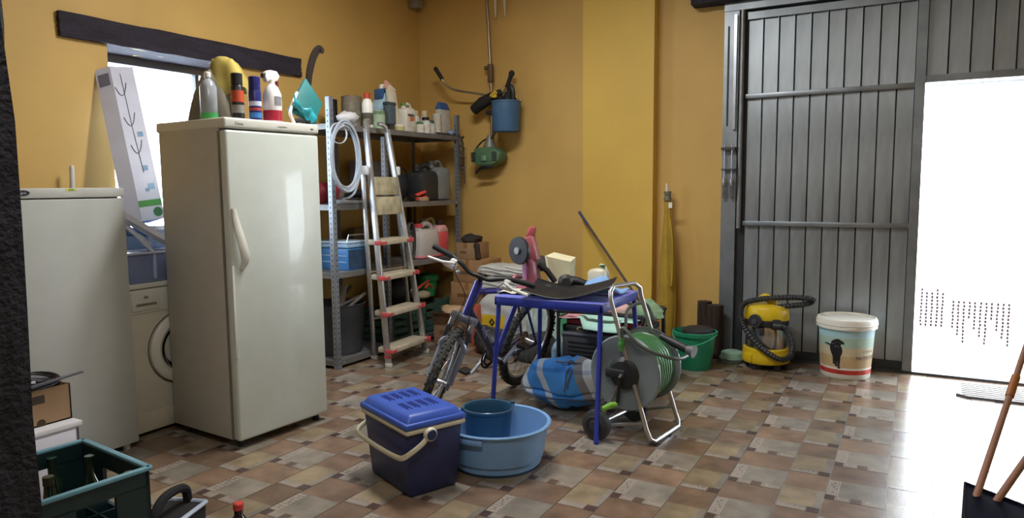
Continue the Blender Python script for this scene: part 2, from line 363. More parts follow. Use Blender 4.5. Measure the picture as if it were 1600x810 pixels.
# washing machine
t = thing('washing_machine', 'cream front loading washing machine squeezed between the two freezers', 'washing machine', (-3.735, 2.315, 0))
WM = P('#c9c5b3', .42, n=.03)
B().b2((-.55, 0, .02), (0, .60, .835), bev=.008).done('body', WM, t)
B().b2((-.555, -.003, .838), (.006, .603, .864), bev=.006).done('top', IV, t)
B().b2((-.01, .0, .70), (.006, .60, .832), bev=.004).done('control_panel', IV, t)
dr = B().b2((.002, .03, .715), (.012, .20, .82), bev=.004).done('drawer', IV, t)
B().b2((.012, .055, .744), (.016, .175, .756)).done('pull', P('#7d7767', .5), dr)
b = B().lathe([(0, .004), (.011, .004), (.012, 0)], 16, (.012, .115, .79), (PI/2, 0, PI/2), sx=1.2, sy=.7); b.done('emblem', P('#8f8a7d', .4), dr)
B().b2((.0, .004, .024), (.005, .596, .135), bev=.003).done('plinth', P('#beb7a2', .45), t)
o_ = (.002, .325, .47); rt = (PI/2, 0, PI/2)
dg = B().lathe([(.205, 0), (.205, .018), (.195, .028), (.16, .034), (.142, .024), (.138, .005)], 48, o_, rt).done('door_ring', IV, t)
B().lathe([(.206, 0), (.213, .006), (.213, .0), ], 48, o_, rt).done('door_seam', P('#77705f', .6), dg)
B().lathe([(.14, .004), (.12, -.01), (.06, -.03), (0, -.035)], 40, (.014, .325, .47), rt).done('porthole', P('#0c0c0e', .08, coat=1), dg)
for y in (.05, .55): B().cyl((-.05, y, 0), (-.05, y, .03), .02).done('foot', BLK, t)
for y, r in ((.37, .024), (.43, .024), (.51, .03)): B().cyl((.004, y, .766), (.024, y, .766), r).done('knob', IV, t)
# on the washing machine
t = thing('plastic_bin', 'translucent bluish storage bin on top of the washing machine', 'box', (-3.84, 2.54, .864))
b = B(); b.hexa([(-.07, -.17, 0), (.08, -.17, 0), (.08, .19, 0), (-.07, .19, 0)], [(-.08, -.2, .17), (.1, -.2, .17), (.1, .21, .17), (-.08, .21, .17)], bev=.01)
b.done('tub', P('#8f9cc0', .25, n=.2, sc=5, tr=.35), t)
b = B(); b.tube([(-.083, -.205, .17), (.105, -.205, .17), (.105, .215, .17), (-.083, .215, .17)], .008, 6, closed=True); b.done('rim', P('#c2c8dc', .3), t)
for y in (-.04, .06): B().b2((.085, y, .02), (.1, y+.018, .165), bev=.003).done('rib', P('#a9b4d4', .3), t)
def rod(name, p0, p1, r, m, label, cat, group=None, seg=10):
    return tag(B().cyl(p0, p1, r, seg=seg).done(name, m), label, cat, group)
q = MX.Rotation(0, 3, 'X')
t = tag(B().hexa([(-3.88, 2.335, 1.262), (-3.82, 2.345, 1.262), (-3.82, 2.345, 1.30), (-3.88, 2.335, 1.30)], [(-3.74, 2.585, 1.062), (-3.68, 2.60, 1.062), (-3.68, 2.60, 1.092), (-3.74, 2.585, 1.092)]).done('plastic_profile', P('#dcdfe8', .35)), 'white hollow plastic profile lying across the bluish bin', 'profile')
b = B(); random.seed(5)
b.grid(lambda u, v: V((-3.80+.05*v+.012*math.sin(9*u+4*v), 2.33+.20*u, 1.27-.20*u-.07*v*(1-u*.3)+.012*math.sin(14*v+6*u))), 14, 8); 
o = b.done('plastic_wrap', P('#cfd3e0', .3, n=.1), ang=70); md = o.modifiers.new('s', 'SOLIDIFY'); md.thickness = .003; tag(o, 'crumpled white plastic wrap beside the white profile on the bin', 'wrap')
t = thing('blue_case', 'blue plastic case under the leaning carton on the washing machine', 'case', (-4.06, 2.74, .864))
B().b2((-.1, -.14, 0), (.1, .15, .25), bev=.012).done('body', P('#5c7fb4', .4), t); B().b2((-.105, -.145, .25), (.105, .155, .30), bev=.01).done('lid', P('#2f62a8', .4), t)
t = thing('clear_jar', 'clear plastic jar standing behind the white profile', 'jar', (-3.86, 2.62, 1.055))
B().lathe([(0, 0), (.05, 0), (.055, .01), (.055, .09), (.045, .105), (0, .105)], 20).done('body', P('#c9d6ea', .12, tr=.6), t); B().cyl((0, 0, .10), (0, 0, .122), .048, seg=20).done('lid', P('#dfe6f4', .3), t)
# long carton leaning in the window corner
F4 = [V(p) for p in ((-3.97, 2.597, 1.202), (-3.94, 2.725, 1.217), (-4.30, 2.812, 2.150), (-4.33, 2.682, 2.140))]
n_ = (F4[1]-F4[0]).cross(F4[3]-F4[0]).normalized(); n_ = n_ if n_.x < 0 else -n_; Bk = [p+n_*.075+V((0, -.075, -.0)) for p in F4]
t = thing('long_carton', 'long white printed carton leaning upright in the window corner', 'carton', (-4.05, 2.70, 1.2))
def rl(p): return V(p)-V((-4.05, 2.70, 1.2))
B().hexa([rl(p) for p in (F4[0], F4[1], Bk[1], Bk[0])], [rl(p) for p in (F4[3], F4[2], Bk[2], Bk[3])]).done('carton', P('#c3c4d4', .6, n=.05), t)
def onface(u, v, lift=.0015): return rl(F4[0]*(1-u)*(1-v)+F4[1]*u*(1-v)+F4[3]*(1-u)*v+F4[2]*u*v-n_*lift)
B().poly([onface(0, .085), onface(1, .085), onface(1, .125), onface(0, .125)]).done('green_band', P('#3f8a3c', .6), t)
B().poly([onface(.75+.2*math.cos(a*PI/8), .045+.03*math.sin(a*PI/8)) for a in range(16)]).done('round_logo', P('#2f6b3a', .6), t)
b = B()
for cu_, cv_ in ((.35, .82), (.45, .62), (.5, .44)):
    pts = [onface(cu_-.3+.5*k/8, cv_+.07*((k-4)/4)**2-.03+.03*k/8, .002) for k in range(9)]; b.tube(pts, .002, 4)
b.tube([onface(.38, .95, .002), onface(.42, .6, .002), onface(.5, .3, .002)], .0015, 4); b.done('line_drawing', P('#34343c', .6), t)
for cu_, cv_, s_ in ((.5, .19, .02), (.7, .21, .035), (.6, .33, .03), (.7, .55, .03)):
    B().poly([onface(cu_-s_*4, cv_-s_*.6), onface(cu_+s_*4, cv_-s_*.6), onface(cu_+s_*4, cv_+s_*.5), onface(cu_-s_*4, cv_+s_*.5)]).done('print_block', P('#6f8fb0' if s_ < .032 else '#7fa7c4', .6), t)
B().poly([rl(F4[0]+(F4[3]-F4[0])*v+(Bk[0]-F4[0])*u+(F4[0]-F4[1]).normalized()*.002) for u, v in ((.15, .88), (.85, .88), (.85, .96), (.15, .96))]).done('print_mark', P('#6d6d80', .6), t)
# ================================================================ ON THE TALL FREEZER
ZT = 1.754
def bottle(name, label, cat, loc, prof, mats, cap=None, band=None, group=None, seg=20, extra=None, rz=0, sc=(1, 1)):
    """prof: (r,z) body outline; cap (r,z0,z1,mat); band (r,z0,z1,mat)"""
    t = thing(name, label, cat, loc, rz, group); B().lathe(prof, seg, sx=sc[0], sy=sc[1]).done('body', mats, t)
    if cap: B().lathe([(0, cap[1]), (cap[0], cap[1]), (cap[0], cap[2]-.004), (cap[0]-.004, cap[2]), (0, cap[2])], seg, sx=sc[0], sy=sc[1]).done('cap', cap[3], t)
    for bd in (band if isinstance(band, list) else [band] if band else []): B().lathe([(bd[0], bd[1]), (bd[0], bd[2])], seg, sx=sc[0], sy=sc[1]).done('label_band', bd[3], t)
    return t
ORG = P('#c8512f', .45); RED = P('#b3222c', .4); NVY = P('#20276e', .35); WH2 = P('#eceae6', .35, n=.03)
bottle('clear_bottle', 'clear plastic bottle with green liquid at the left rim of the tall freezer top', 'bottle', (-3.30, 2.575, ZT), [(0, 0), (.04, 0), (.043, .006), (.043, .17), (.03, .20), (.014, .215), (.014, .235), (0, .235)], P('#b9c0c6', .2, tr=.3), (.017, .222, .25, WH2), (.0436, .003, .035, P('#4fc06a', .4)))
bottle('spray_can', 'spray can with orange band and black cap on the tall freezer', 'spray can', (-3.13, 2.62, ZT), [(0, 0), (.031, 0), (.032, .004), (.032, .165), (.024, .178), (0, .178)], P('#262428', .35), (.029, .176, .235, BLK), [(.0324, .085, .145, ORG), (.0326, .028, .07, P('#8d8a84', .5))])
bottle('spray_can', 'slim red can wedged behind the orange banded spray can', 'spray can', (-3.20, 2.69, ZT), [(0, 0), (.024, 0), (.025, .004), (.025, .17), (.018, .18), (0, .18)], P('#b5342e', .35), (.018, .178, .21, BLK))
bottle('spray_can', 'dark blue spray can with rounded blue cap on the tall freezer', 'spray can', (-3.13, 2.735, ZT), [(0, 0), (.032, 0), (.033, .004), (.033, .15), (.03, .16), (0, .16)], NVY, (.031, .158, .232, NVY), [(.0335, .075, .1, P('#c9cfe6', .4)), (.0335, .05, .066, P('#b14a4a', .4)), (.0336, .012, .04, P('#3f7fc4', .4))])
bottle('spray_can', 'plain red can standing behind the white trigger bottle', 'spray can', (-3.24, 2.83, ZT), [(0, 0), (.03, 0), (.03, .17), (.024, .18), (0, .18)], RED, (.022, .178, .195, WH2))
t = thing('trigger_bottle', 'white trigger spray bottle with red liquid on the tall freezer', 'bottle', (-3.12, 2.845, ZT))
B().lathe([(0, 0), (.046, 0), (.049, .006), (.05, .09), (.049, .15), (.032, .19), (.017, .205), (.017, .225), (0, .225)], 24).done('body', WH2, t)
B().lathe([(.0498, .004), (.0505, .06)], 24).done('liquid', P('#b02a3c', .35), t)
b = B(); b.prism([(-.055, .235), (-.05, .262), (-.02, .278), (.03, .276), (.048, .25), (.03, .222), (.012, .222), (-.02, .224), (-.04, .21)], -.016, .016, 0, bev=.005); b.done('trigger_head', WH2, t)
B().b2((-.012, -.066, .232), (.012, -.05, .256), bev=.003).done('nozzle', P('#333333', .5), t); B().b2((-.008, .03, .19), (.008, .043, .235), bev=.003).done('trigger', P('#7a1e2c', .5), t)
b = B(); b.grid(lambda u, v: V((.0506*math.cos(-.5+u*1.0), .0506*math.sin(-.5+u), .085+v*.05)), 8, 1); b.done('printed_label', P('#8d8c90', .5, n=.5, sc=60), t)
def drape(name, label, cat, o, top, r0, r1, zb, mat, ph, folds=7, amp=.12, skew=(0, 0), parent_top=None):
    b = B()
    def fn(u, v):
        a = 2*PI*u; r = (r0+(r1-r0)*v**.8)*(1+amp*v*math.sin(folds*a+ph)+.08*v*math.sin(3*a+ph*2))
        z = top*(1-v**1.7)+zb*v**1.7
        return V((o[0]+r*math.cos(a)+skew[0]*v, o[1]+r*math.sin(a)+skew[1]*v, o[2]+z+.022*v*math.sin(3*a+ph)*(zb > .1)+.006*math.sin(5*a+9*v)))
    b.grid(fn, 40, 14, wu=True); b.sph((o[0], o[1], o[2]+top-.006), max(.012, r0*1.02), (1, 1, .5), seg=12)
    o_ = b.done(name, mat, ang=80); return tag(o_, label, cat)
drape('cloth', 'yellow cloth draped over a tall bottle on the freezer', 'cloth', (-3.385, 2.745, ZT), .345, .05, .115, .16, P('#a8964a', .85, n=.35, sc=6), 2.2, folds=4, amp=.22, skew=(.02, .03))
drape('plastic_bag', 'greyish beige bag slumped behind the spray cans', 'bag', (-3.41, 2.705, ZT), .285, .035, .105, .01, P('#7d7868', .7, n=.3, sc=4), 1.3, folds=5, amp=.2, skew=(.0, -.02))
TEAL = P('#1c6d6e', .55, n=.15); TEAL2 = P('#2a9aa6', .35, n=.3, sc=12)
t = thing('teal_pouch', 'teal cloth pouch standing on its corner at the right edge of the freezer', 'pouch', (-3.12, 3.06, ZT))
o2 = (0, 0, 0); Q = [(.02, .075, .005), (-.01, .175, .135), (-.06, .095, .28), (-.0, -.10, .075)]
b = B(); b.hexa([V(p)+V((.018, -.01, 0)) for p in Q], [V(p)+V((-.03, .015, 0)) for p in Q], bev=.006); b.done('pouch', TEAL, t)
b = B(); b.grid(lambda u, v: V((.035+.012*math.sin(8*u)*math.sin(5*v), -.09+.16*u, .085+.06*v-.085*u+.02*math.sin(7*u+2*v))), 14, 8); o_ = b.done('lining', TEAL2, t, ang=70); o_.modifiers.new('s', 'SOLIDIFY').thickness = .006
B().tube(spline([(.03, -.09, .0), (.03, -.115, .05), (.02, -.095, .09), (.0, -.03, .18)], 5), .009, 8).done('white_trim', WH2, t)
t = thing('billhook', 'dark curved hook blade rising from behind the teal pouch', 'tool', (-3.17, 3.12, ZT))
cv = spline([(0, .02, .05), (0, .05, .24), (0, .068, .33), (0, .105, .42), (0, .15, .468), (0, .185, .45)], 6); wd_ = [.016+.008*math.sin(PI*i/(len(cv)-1)) for i in range(len(cv))]
b = B(); n = len(cv)
for i in range(n-1):
    d0 = (cv[i+1]-cv[i]).normalized(); w0 = V((0, d0.z, -d0.y))
    a, c = cv[i], cv[i+1]; k0, k1 = wd_[i], wd_[i+1]*(1 if i < n-2 else .3)
    b.hexa([a-w0*k0+V((.004, 0, 0)), a+w0*k0+V((.004, 0, 0)), a+w0*k0-V((.004, 0, 0)), a-w0*k0-V((.004, 0, 0))], [c-w0*k1+V((.004, 0, 0)), c+w0*k1+V((.004, 0, 0)), c+w0*k1-V((.004, 0, 0)), c-w0*k1-V((.004, 0, 0))])
b.done('blade', P('#2c221e', .5, .4, n=.3), t); B().cyl((0, .0, 0), (0, .02, .06), .014).done('grip', BLKR, t)
tag(B().tube(spline([(-3.10, 2.98, ZT+.012), (-3.09, 3.02, ZT+.02), (-3.1, 3.06, ZT+.012), (-3.07, 3.075, ZT+.012)], 5), .012, 8).done('black_strap', BLKR), 'black strap end lying below the teal pouch', 'strap')
# ================================================================ STEEL SHELVING
t = thing('shelf_unit', 'grey slotted steel shelf unit along the window wall', 'shelf', (-4.07, 4.87, 0)); shelf = t
PST = P('#8d939c', .45, .6, n=.12); HOLE = P('#1e1f22', .8); BRD = P('#7d7c7c', .5, .45, n=.15)
def post(sx, sy, H=2.06):
    b = B(); b.b2((-.002, -.02, 0), (.002, .02, H)); b.b2((-.019*(sx+1) if sx > 0 else 0, -.002+.018*sy, 0), (0 if sx > 0 else .038, .002+.018*sy, H))
    for k in range(int(H*24.2)):
        z = .04+k*.04; e = .0024*sx
        b.box((e, .004, z), (.0006, .007, .014), mi=1)
        if sx > 0: b.box((-.02, .018*sy-.0024, z), (.007, .0006, .014), mi=1)
    b.b2((-.004, -.024, 0), (.004, .024, .02), mi=0); return b.mesh('post', [PST, HOLE])
fm, bmh = post(1, -1), post(-1, -1)
for y in (4.02, 5.71):
    link('post', fm, t, (.27, y-4.87, 0)); link('post', bmh, t, (-.27, y-4.87, 0))
for p_, x_ in ((post(1, -1, 1.80), .27), (post(-1, -1, 1.80), -.27)): link("post", p_, t, (x_, 4.64-4.87, 0))
SZ = (1.864, 1.262, .742, .066)
for z in SZ:
    b = B(); b.b2((-.262, -.868, z-.012), (.262, .862, z)); b.b2((.262, -.868, z-.042), (.267, .862, z)); b.b2((-.267, -.868, z-.042), (-.262, .862, z))
    b.b2((-.262, -.868, z-.042), (.262, -.864, z-.01)); b.b2((-.262, .858, z-.042), (.262, .862, z-.01))
    for y in (-.86, -.80, .80, .85): b.cyl((.266, y, z-.02), (.272, y, z-.02), .007, seg=8, mi=1)
    b.done('shelf_board', [BRD, P('#c6c8cc', .3, .8)], t)
Z1, Z2, Z3, Z4 = [z+.001 for z in SZ]
# ---- top shelf
CANM = P('#8a7f6e', .5, .3, n=.25); LBL = P('#cfcabd', .5, n=.2, sc=40); GRN = P('#3f6b3a', .45); OFFW = P('#d3cfc2', .45, n=.05); LBLG = P('#7f9a78', .5, n=.3, sc=30)
t = tag(B().sph((0, 0, 0), 1, seg=14).xf(lambda c: V((c.x*.07, c.y*.10, .055+c.z*.055))+V((random.uniform(-.012, .012), random.uniform(-.012, .012), random.uniform(-.012, .01)))).done('plastic_bag', P('#d9dade', .45, n=.1), ang=80), 'crumpled white plastic bag beside the hose on the top shelf', 'bag'); t.location = (-3.93, 4.33, Z1+.012)
def can(loc, r, h, label, m, lid=None, lb=None, name='paint_can', cat='can'):
    t = thing(name, label, cat, loc); B().lathe([(0, 0), (r, 0), (r+.002, .004), (r, .01), (r, h-.008), (r+.003, h-.004), (r+.002, h), (0, h)], 24).done('body', m, t)
    B().lathe([(0, h), (r-.006, h), (r-.006, h-.0), (r-.01, h+.004), (0, h+.004)], 24).done('lid', lid or CANM, t)
    if lb: B().lathe([(r+.0006, h*.2), (r+.0006, h*.8)], 24).done('label_band', lb, t)
    return t
can((-4.17, 4.42, Z1), .045, .235, 'small black can behind the crumpled white bag', BLK)
can((-4.06, 4.535, Z1), .083, .262, 'battered grey tin with a dark lid, leftmost large tin of the top shelf', CANM, P('#3a2320', .5), P('#77705f', .55, n=.4, sc=20))
bottle('squeeze_bottle', 'white bottle with a red cap on the top shelf', 'bottle', (-3.92, 4.565, Z1), [(0, 0), (.042, 0), (.045, .006), (.045, .20), (.03, .235), (.02, .24), (.02, .25), (0, .25)], WH2, (.026, .243, .287, P('#b8402c', .45)), [(.0456, .03, .1, P('#4f4a3f', .5)), (.0456, .1, .125, P('#55564a', .5))])
bottle('glass_jar', 'small clear jar low on the shelf in front of the grey tin', 'jar', (-3.85, 4.47, Z1), [(0, 0), (.03, 0), (.032, .01), (.032, .05), (0, .05)], P('#a7a294', .3, n=.4, sc=40), (.03, .05, .068, P('#8b8674', .5)))
can((-4.17, 4.75, Z1), .06, .21, 'pale striped tin behind the green tin on the top shelf', P('#a39c8a', .5, n=.3, st=(1, 1, 30)))
can((-3.915, 4.685, Z1), .062, .15, 'short pale green tin beside the red capped bottle', LBLG, P('#c8c8c0', .4, .4), P('#9fb295', .5, n=.2))
# blue topped jug
t = thing('detergent_jug', 'tall pale blue jug with dark blue sleeve and white cap, highest on the top shelf', 'jug', (-4.05, 4.93, Z1))
PB = P('#9fc0d2', .4, n=.06)
B().prism([(-.12, 0), (.10, 0), (.115, .06), (.11, .20), (.06, .27), (.045, .33), (-.05, .33), (-.065, .27), (-.12, .22)], -.06, .06, 0, bev=.014).done('body', PB, t)
B().b2((-.058, -.05, .265), (.062, .05, .365), bev=.012).xf(lambda c: V((c.y, c.x-.01, c.z))).done('sleeve', P('#34598e', .4), t)
B().lathe([(0, .36), (.028, .36), (.028, .395), (.02, .405), (0, .405)], 16, (0, -.01, 0)).done('cap', WH2, t)
t = thing('bottle', 'dark slate bottle standing in front of the pale blue jug', 'bottle', (-3.89, 4.81, Z1))
B().b2((-.03, -.05, .05), (.03, .05, .215), bev=.01).done('body', P('#4d5a63', .45, n=.3, sc=40), t); B().b2((-.032, -.054, .205), (.032, .054, .235), bev=.008).done('cap', P('#3b464c', .5), t)
bottle('jar', 'yellowish jar with pale lid at the front shelf lip under the slate bottle', 'jar', (-3.845, 4.88, Z1), [(0, 0), (.04, 0), (.042, .006), (.042, .035), (0, .035)], P('#b9b078', .45), (.042, .035, .05, OFFW))
t = thing('paper_packet', 'tall narrow cream paper packet leaning beside the pale blue jug', 'packet', (-3.93, 4.92, Z1))
B().hexa([(-.03, -.035, 0), (.035, -.035, 0), (.035, .05, 0), (-.03, .05, 0)], [(-.045, -.06, .40), (-.025, -.06, .415), (-.025, .06, .365), (-.045, .06, .36)], bev=.004).done('packet', P('#cfc7b4', .6, n=.08), t)
B().hexa([(-.046, -.062, .36), (-.017, -.062, .36), (-.019, .058, .335), (-.046, .058, .335)], [(-.05, -.064, .42), (-.025, -.064, .43), (-.027, .05, .37), (-.05, .05, .37)]).done('red_top', P('#d3a493', .6), t)
# handled jug with green cap
def jug(loc, w, d, h, m, cap, label, cat='jug', name='jug', hm=None, lab=None, liquid=None, capx=-.25, rz=0):
    t = thing(name, label, cat, loc, rz)
    B().prism([(-w/2, .0), (w/2, 0), (w/2, h*.72), (w*.36, h*.84), (-w*.3, h*.84), (-w/2, h*.72)], -d/2, d/2, 0, bev=min(w, d)*.16).done('body', m, t)
    B().cyl((0, w*capx, h*.82), (0, w*capx, h*.92), w*.13, seg=16).done('neck', m, t); B().cyl((0, w*capx, h*.90), (0, w*capx, h), w*.155, seg=16).done('cap', cap, t)
    B().tube(spline([(0, w*capx+w*.1, h*.9), (0, w*.1, h*.99), (0, w*.36, h*.93), (0, w*.45, h*.72), (0, w*.43, h*.55)], 6), w*.075, 8).done('handle', hm or m, t)
    if lab: B().poly([(d/2+.0015, -w*.36, h*.15), (d/2+.0015, w*.3, h*.15), (d/2+.0015, w*.3, h*.6), (d/2+.0015, -w*.36, h*.6)]).done('label_sheet', lab, t)
    if liquid: B().prism([(-w/2-.002, .004), (w/2+.002, .004), (w/2+.002, h*liquid[1]), (-w/2-.002, h*liquid[1])], -d/2-.002, d/2+.002, 0, bev=.01).done('liquid_level', liquid[0], t)
    return t
t = jug((-3.91, 5.06, Z1), .15, .11, .25, OFFW, P('#4b7a35', .5), 'cream jug with green cap and curved handle on the top shelf', lab=P('#c9c4b5', .5, n=.15, sc=40))
B().poly([(.0585, -.02, .09), (.0585, .04, .1), (.0585, .04, .125), (.0585, -.02, .145)]).done('orange_print', P('#c96b46', .5), t); B().poly([(.0585, -.05, .135), (.0585, .04, .135), (.0585, .04, .155), (.0585, -.05, .155)]).done('dark_print', P('#59645a', .5), t)
sm = [(0, 0), (.036, 0), (.039, .005), (.039, .12), (.028, .145), (.02, .15), (.02, .16), (0, .16)]
def small(loc, k, h, m, cap, label, band=None, g=None):
    return bottle('bottle', label, 'bottle', loc, [(r*k, z*h/.16) for r, z in sm], m, (.027*k, h*.94, h*1.15, cap), band and (.0394*k, h*.2, h*.62, band), group=g, seg=16)
small((-4.0, 5.31, Z1), 1.1, .185, OFFW, P('#cbb994', .5), 'cream bottle with beige cap behind the squat green capped pot', LBLG)
small((-3.87, 5.205, Z1), 1.05, .085, OFFW, P('#4f7250', .5), 'squat white pot with green cap at the shelf lip', LBL)
small((-4.03, 5.49, Z1), 1.05, .20, OFFW, P('#d9c6a0', .5), 'white bottle with beige cap right behind the black capped jar', LBL)
small((-3.89, 5.315, Z1), 1.25, .13, P('#c7ccc6', .4), BLK, 'clear round jar with black cap on the top shelf', LBL)
small((-3.89, 5.405, Z1), .95, .11, P('#a7b3b2', .3), P('#3b4a3c', .5), 'clear jar with dark green lid right of the black capped jar', LBL)
can((-3.89, 5.49, Z1), .042, .19, 'tall cream tube with beige lid beside the blue topped bag', OFFW, P('#cdbf9a', .5), P('#c3b9a6', .5), name='tube', cat='tube')
t = thing('powder_bag', 'white bag with blue folded top at the right end of the top shelf', 'bag', (-3.93, 5.60, Z1))
B().hexa([(-.05, -.03, 0), (.06, -.03, 0), (.06, .10, 0), (-.05, .10, 0)], [(-.03, -.04, .25), (.03, -.04, .25), (.03, .12, .25), (-.03, .12, .25)], bev=.012).done('bag', P('#bdb9ae', .5, n=.15, sc=14, bump=.4), t)
B().hexa([(-.035, -.042, .245), (.036, -.042, .245), (.036, .122, .245), (-.035, .122, .245)], [(-.012, -.02, .315), (.012, -.02, .315), (.012, .10, .315), (-.012, .10, .315)], bev=.008).done('folded_top', P('#2f5796', .4), t)
tag(B().cyl((-3.832, 5.40, Z1+.012), (-3.825, 5.60, Z1+.012), .011, seg=10).done('rod', P('#5b5048', .6)), 'brown rod lying along the front lip of the top shelf', 'rod')
t = tag(B().sph((0, 0, 0), 1, seg=12).xf(lambda c: V((c.x*.035, c.y*.05, .028+c.z*.028))).done('tape_roll', P('#7d93ae', .3, n=.5, sc=12), ang=70), 'bluish crumpled film in front of the blue topped bag', 'film'); t.location = (-3.845, 5.655, Z1)
random.seed(11); pts = [V((-3.78, 5.735+.02*math.sin(k*1.7), 1.87-.006*k-.004*math.sin(k))) for k in range(60)]
b = B(); b.tube([p+V((.012*math.sin(i*2.1), .018*math.cos(i*1.3), 0)) for i, p in enumerate(pts)], .006, 5); b.tube(spline([(-3.785, 5.69, 1.88), (-3.775, 5.75, 1.80), (-3.778, 5.765, 1.6), (-3.77, 5.76, 1.42)], 6), .006, 5, mi=1)
tag(b.done('chain', [P('#77706a', .4, .6), P('#3a3430', .6)]), 'tangled metal chain hanging from the right end of the top shelf', 'chain')
# ---- hose coils on the post
t = thing('hose_coil', 'large coil of clear white hose hanging on the left shelf post', 'hose', (-3.76, 4.04, 1.62))
HS = P('#c3cddb', .2, n=.06, tr=.25)
random.seed(2); pts = []
for k in range(6*40+1):
    a = 2*PI*k/40; lp = k//40; w = 1+.05*math.sin(lp*2.1+a*.5)
    pts.append((.035+.008*(lp % 3)+.006*math.sin(a*1.5), .028+(.142+.006*(lp % 3))*math.sin(a)*w, .01+.245*math.cos(a)*w-.02*(lp % 2)))
B().tube(pts, .0085, 8).done('coil', HS, t)
B().tube(spline([(.05, .18, .02), (.055, .175, -.10), (.05, .12, -.25), (.03, .08, -.30), (.0, .02, -.32)], 8), .009, 8).done('loose_end', HS, t)
t = tag(B().tube([(-3.745+.004*(k//30), 4.03+.085*math.sin(2*PI*k/30), 1.79+.075*math.cos(2*PI*k/30)) for k in range(91)], .0035, 6).done('thin_tube_coil', P('#d5dbe2', .2, tr=.2)), 'thin small ring of clear tubing in front of the large hose coil', 'hose')
# ---- second shelf
t = tag(B().sph((0, 0, 0), 1, seg=14).xf(lambda c: V((c.x*.10, c.y*.13, .085+c.z*.085))+V((random.uniform(-.008, .008),)*3)).done('red_bag', P('#7d1622', .6, n=.3, sc=7), ang=75), 'dark red bag behind the left post on the second shelf', 'bag'); t.location = (-3.96, 4.10, Z2)
tag(B().hexa([(-3.9, 4.12, Z2), (-3.81, 4.10, Z2), (-3.81, 4.45, Z2), (-3.9, 4.45, Z2)], [(-3.92, 4.10, Z2+.03), (-3.80, 4.06, Z2+.035), (-3.80, 4.47, Z2+.018), (-3.92, 4.47, Z2+.018)], bev=.006).done('paper_sheet', P('#b9bcc4', .6)), 'folded pale sheet lying on the second shelf by the post', 'sheet')
t = tag(B().sph((0, 0, 0), 1, seg=12).xf(lambda c: V((c.x*.06, c.y*.12, .035+c.z*.033))+V([random.uniform(-.012, .012) for _ in range(3)])).done('cable_bundle', BLKR, ang=80), 'black cable bundle lying on the pale sheet', 'cable'); t.location = (-3.95, 4.42, Z2+.045)
t = tag(B().sph((0, 0, 0), 1, seg=12).xf(lambda c: V((c.x*.06, c.y*.08, .06+c.z*.06))+V([random.uniform(-.01, .01) for _ in range(3)])).done('rag', P('#9c8f78', .8, n=.3), ang=80), 'beige rag behind the hose end on the second shelf', 'rag'); t.location = (-4.12, 4.41, Z2+.012)
tag(B().b2((-4.30, 4.75, Z2), (-4.20, 5.28, 1.62), bev=.006).done('board', P('#7d787c', .6)), 'greyish board standing behind the ladder top on the second shelf', 'board')
t = thing('wooden_box', 'small brown box behind the ladder platform on the second shelf', 'box', (-4.0, 4.75, Z2)); B().b2((-.1, -.14, 0), (.1, .16, .17), bev=.004).done('box', P('#6d5232', .7, n=.3), t); B().b2((.1, -.06, .07), (.104, .04, .12)).done('hand_hole', BLK, t)
t = jug((-3.97, 5.355, Z2), .26, .2, .33, P('#2b2c2f', .5), P('#222222', .5), 'black square jerrycan left of the grey jerrycan', 'jerrycan', 'jerrycan', capx=-.3)
t = jug((-4.0, 5.605, Z2), .22, .22, .37, P('#7f8282', .45), P('#4c4e4f', .5), 'grey jerrycan at the right end of the second shelf', 'jerrycan', 'jerrycan', capx=-.3)
t = thing('tool_bag', 'black soft tool bag behind the ladder on the second shelf', 'bag', (-4.085, 5.13, Z2)); B().sph((0, 0, 0), 1, seg=16).xf(lambda c: V((c.x*.1, c.y*.11, .13+max(-.13, c.z*.14)))).done('bag', BLKR, t); B().tube(spline([(.05, -.06, .2), (.05, -.03, .28), (.05, .05, .28), (.05, .08, .2)], 5), .008, 6).done('strap', BLK, t)
t = thing('red_pliers', 'pair of pliers with bright red grips on the second shelf', 'pliers', (-3.88, 5.14, Z2)); B().tube([(0, -.02, .05), (.01, .03, .062), (.03, .10, .085)], [.012, .016, .012], 8).done('grip', P('#d8473f', .4), t); B().tube([(.02, -.02, .02), (.02, .06, .024), (.03, .11, .04)], [.012, .014, .01], 8).done('grip', P('#d8473f', .4), t); B().b2((-.02, -.09, .03), (.02, -.01, .06), bev=.008).done('jaw', P('#3a2a28', .4, .6), t)
tag(B().b2((-3.9, 5.14, Z2), (-3.82, 5.25, Z2+.035), bev=.006).done('small_box', P('#a88d6a', .6, n=.3, sc=30)), 'little tan box below the red pliers at the shelf edge', 'box')
# ---- third shelf
BLU = P('#3f7dbd', .35, n=.06); BLU_SHADE = P('#27415e', .5, n=.3, sc=14)
t = thing('tool_box', 'blue metal toolbox with thin handle on the third shelf', 'toolbox', (-4.06, 4.30, Z3))
B().b2((-.22, -.105, 0), (.22, .14, .17), bev=.006).done('body', BLU, t); B().b2((.2205, -.10, .01), (.223, .135, .16)).done('shaded_end', BLU_SHADE, t)  # thin dark plate: the end face's shade put into its colour
B().b2((-.222, -.108, .176), (.223, .143, .205), bev=.004).done('lid', P('#8fb2d4', .35), t); B().b2((-.221, -.107, .21), (.222, .142, .225), bev=.003).done('lid', P('#b9cfe4', .35), t)
B().tube([(.2, -.09, .22), (.2, -.07, .275), (.2, .10, .275), (.2, .125, .26), (.2, .135, .2)], .006, 8).done('handle', CHR, t)
for z in (.06, .11): B().b2((-.2, -.1075, z), (.2, -.105, z+.006)).done('trim_line', P('#a6c4de', .4), t)
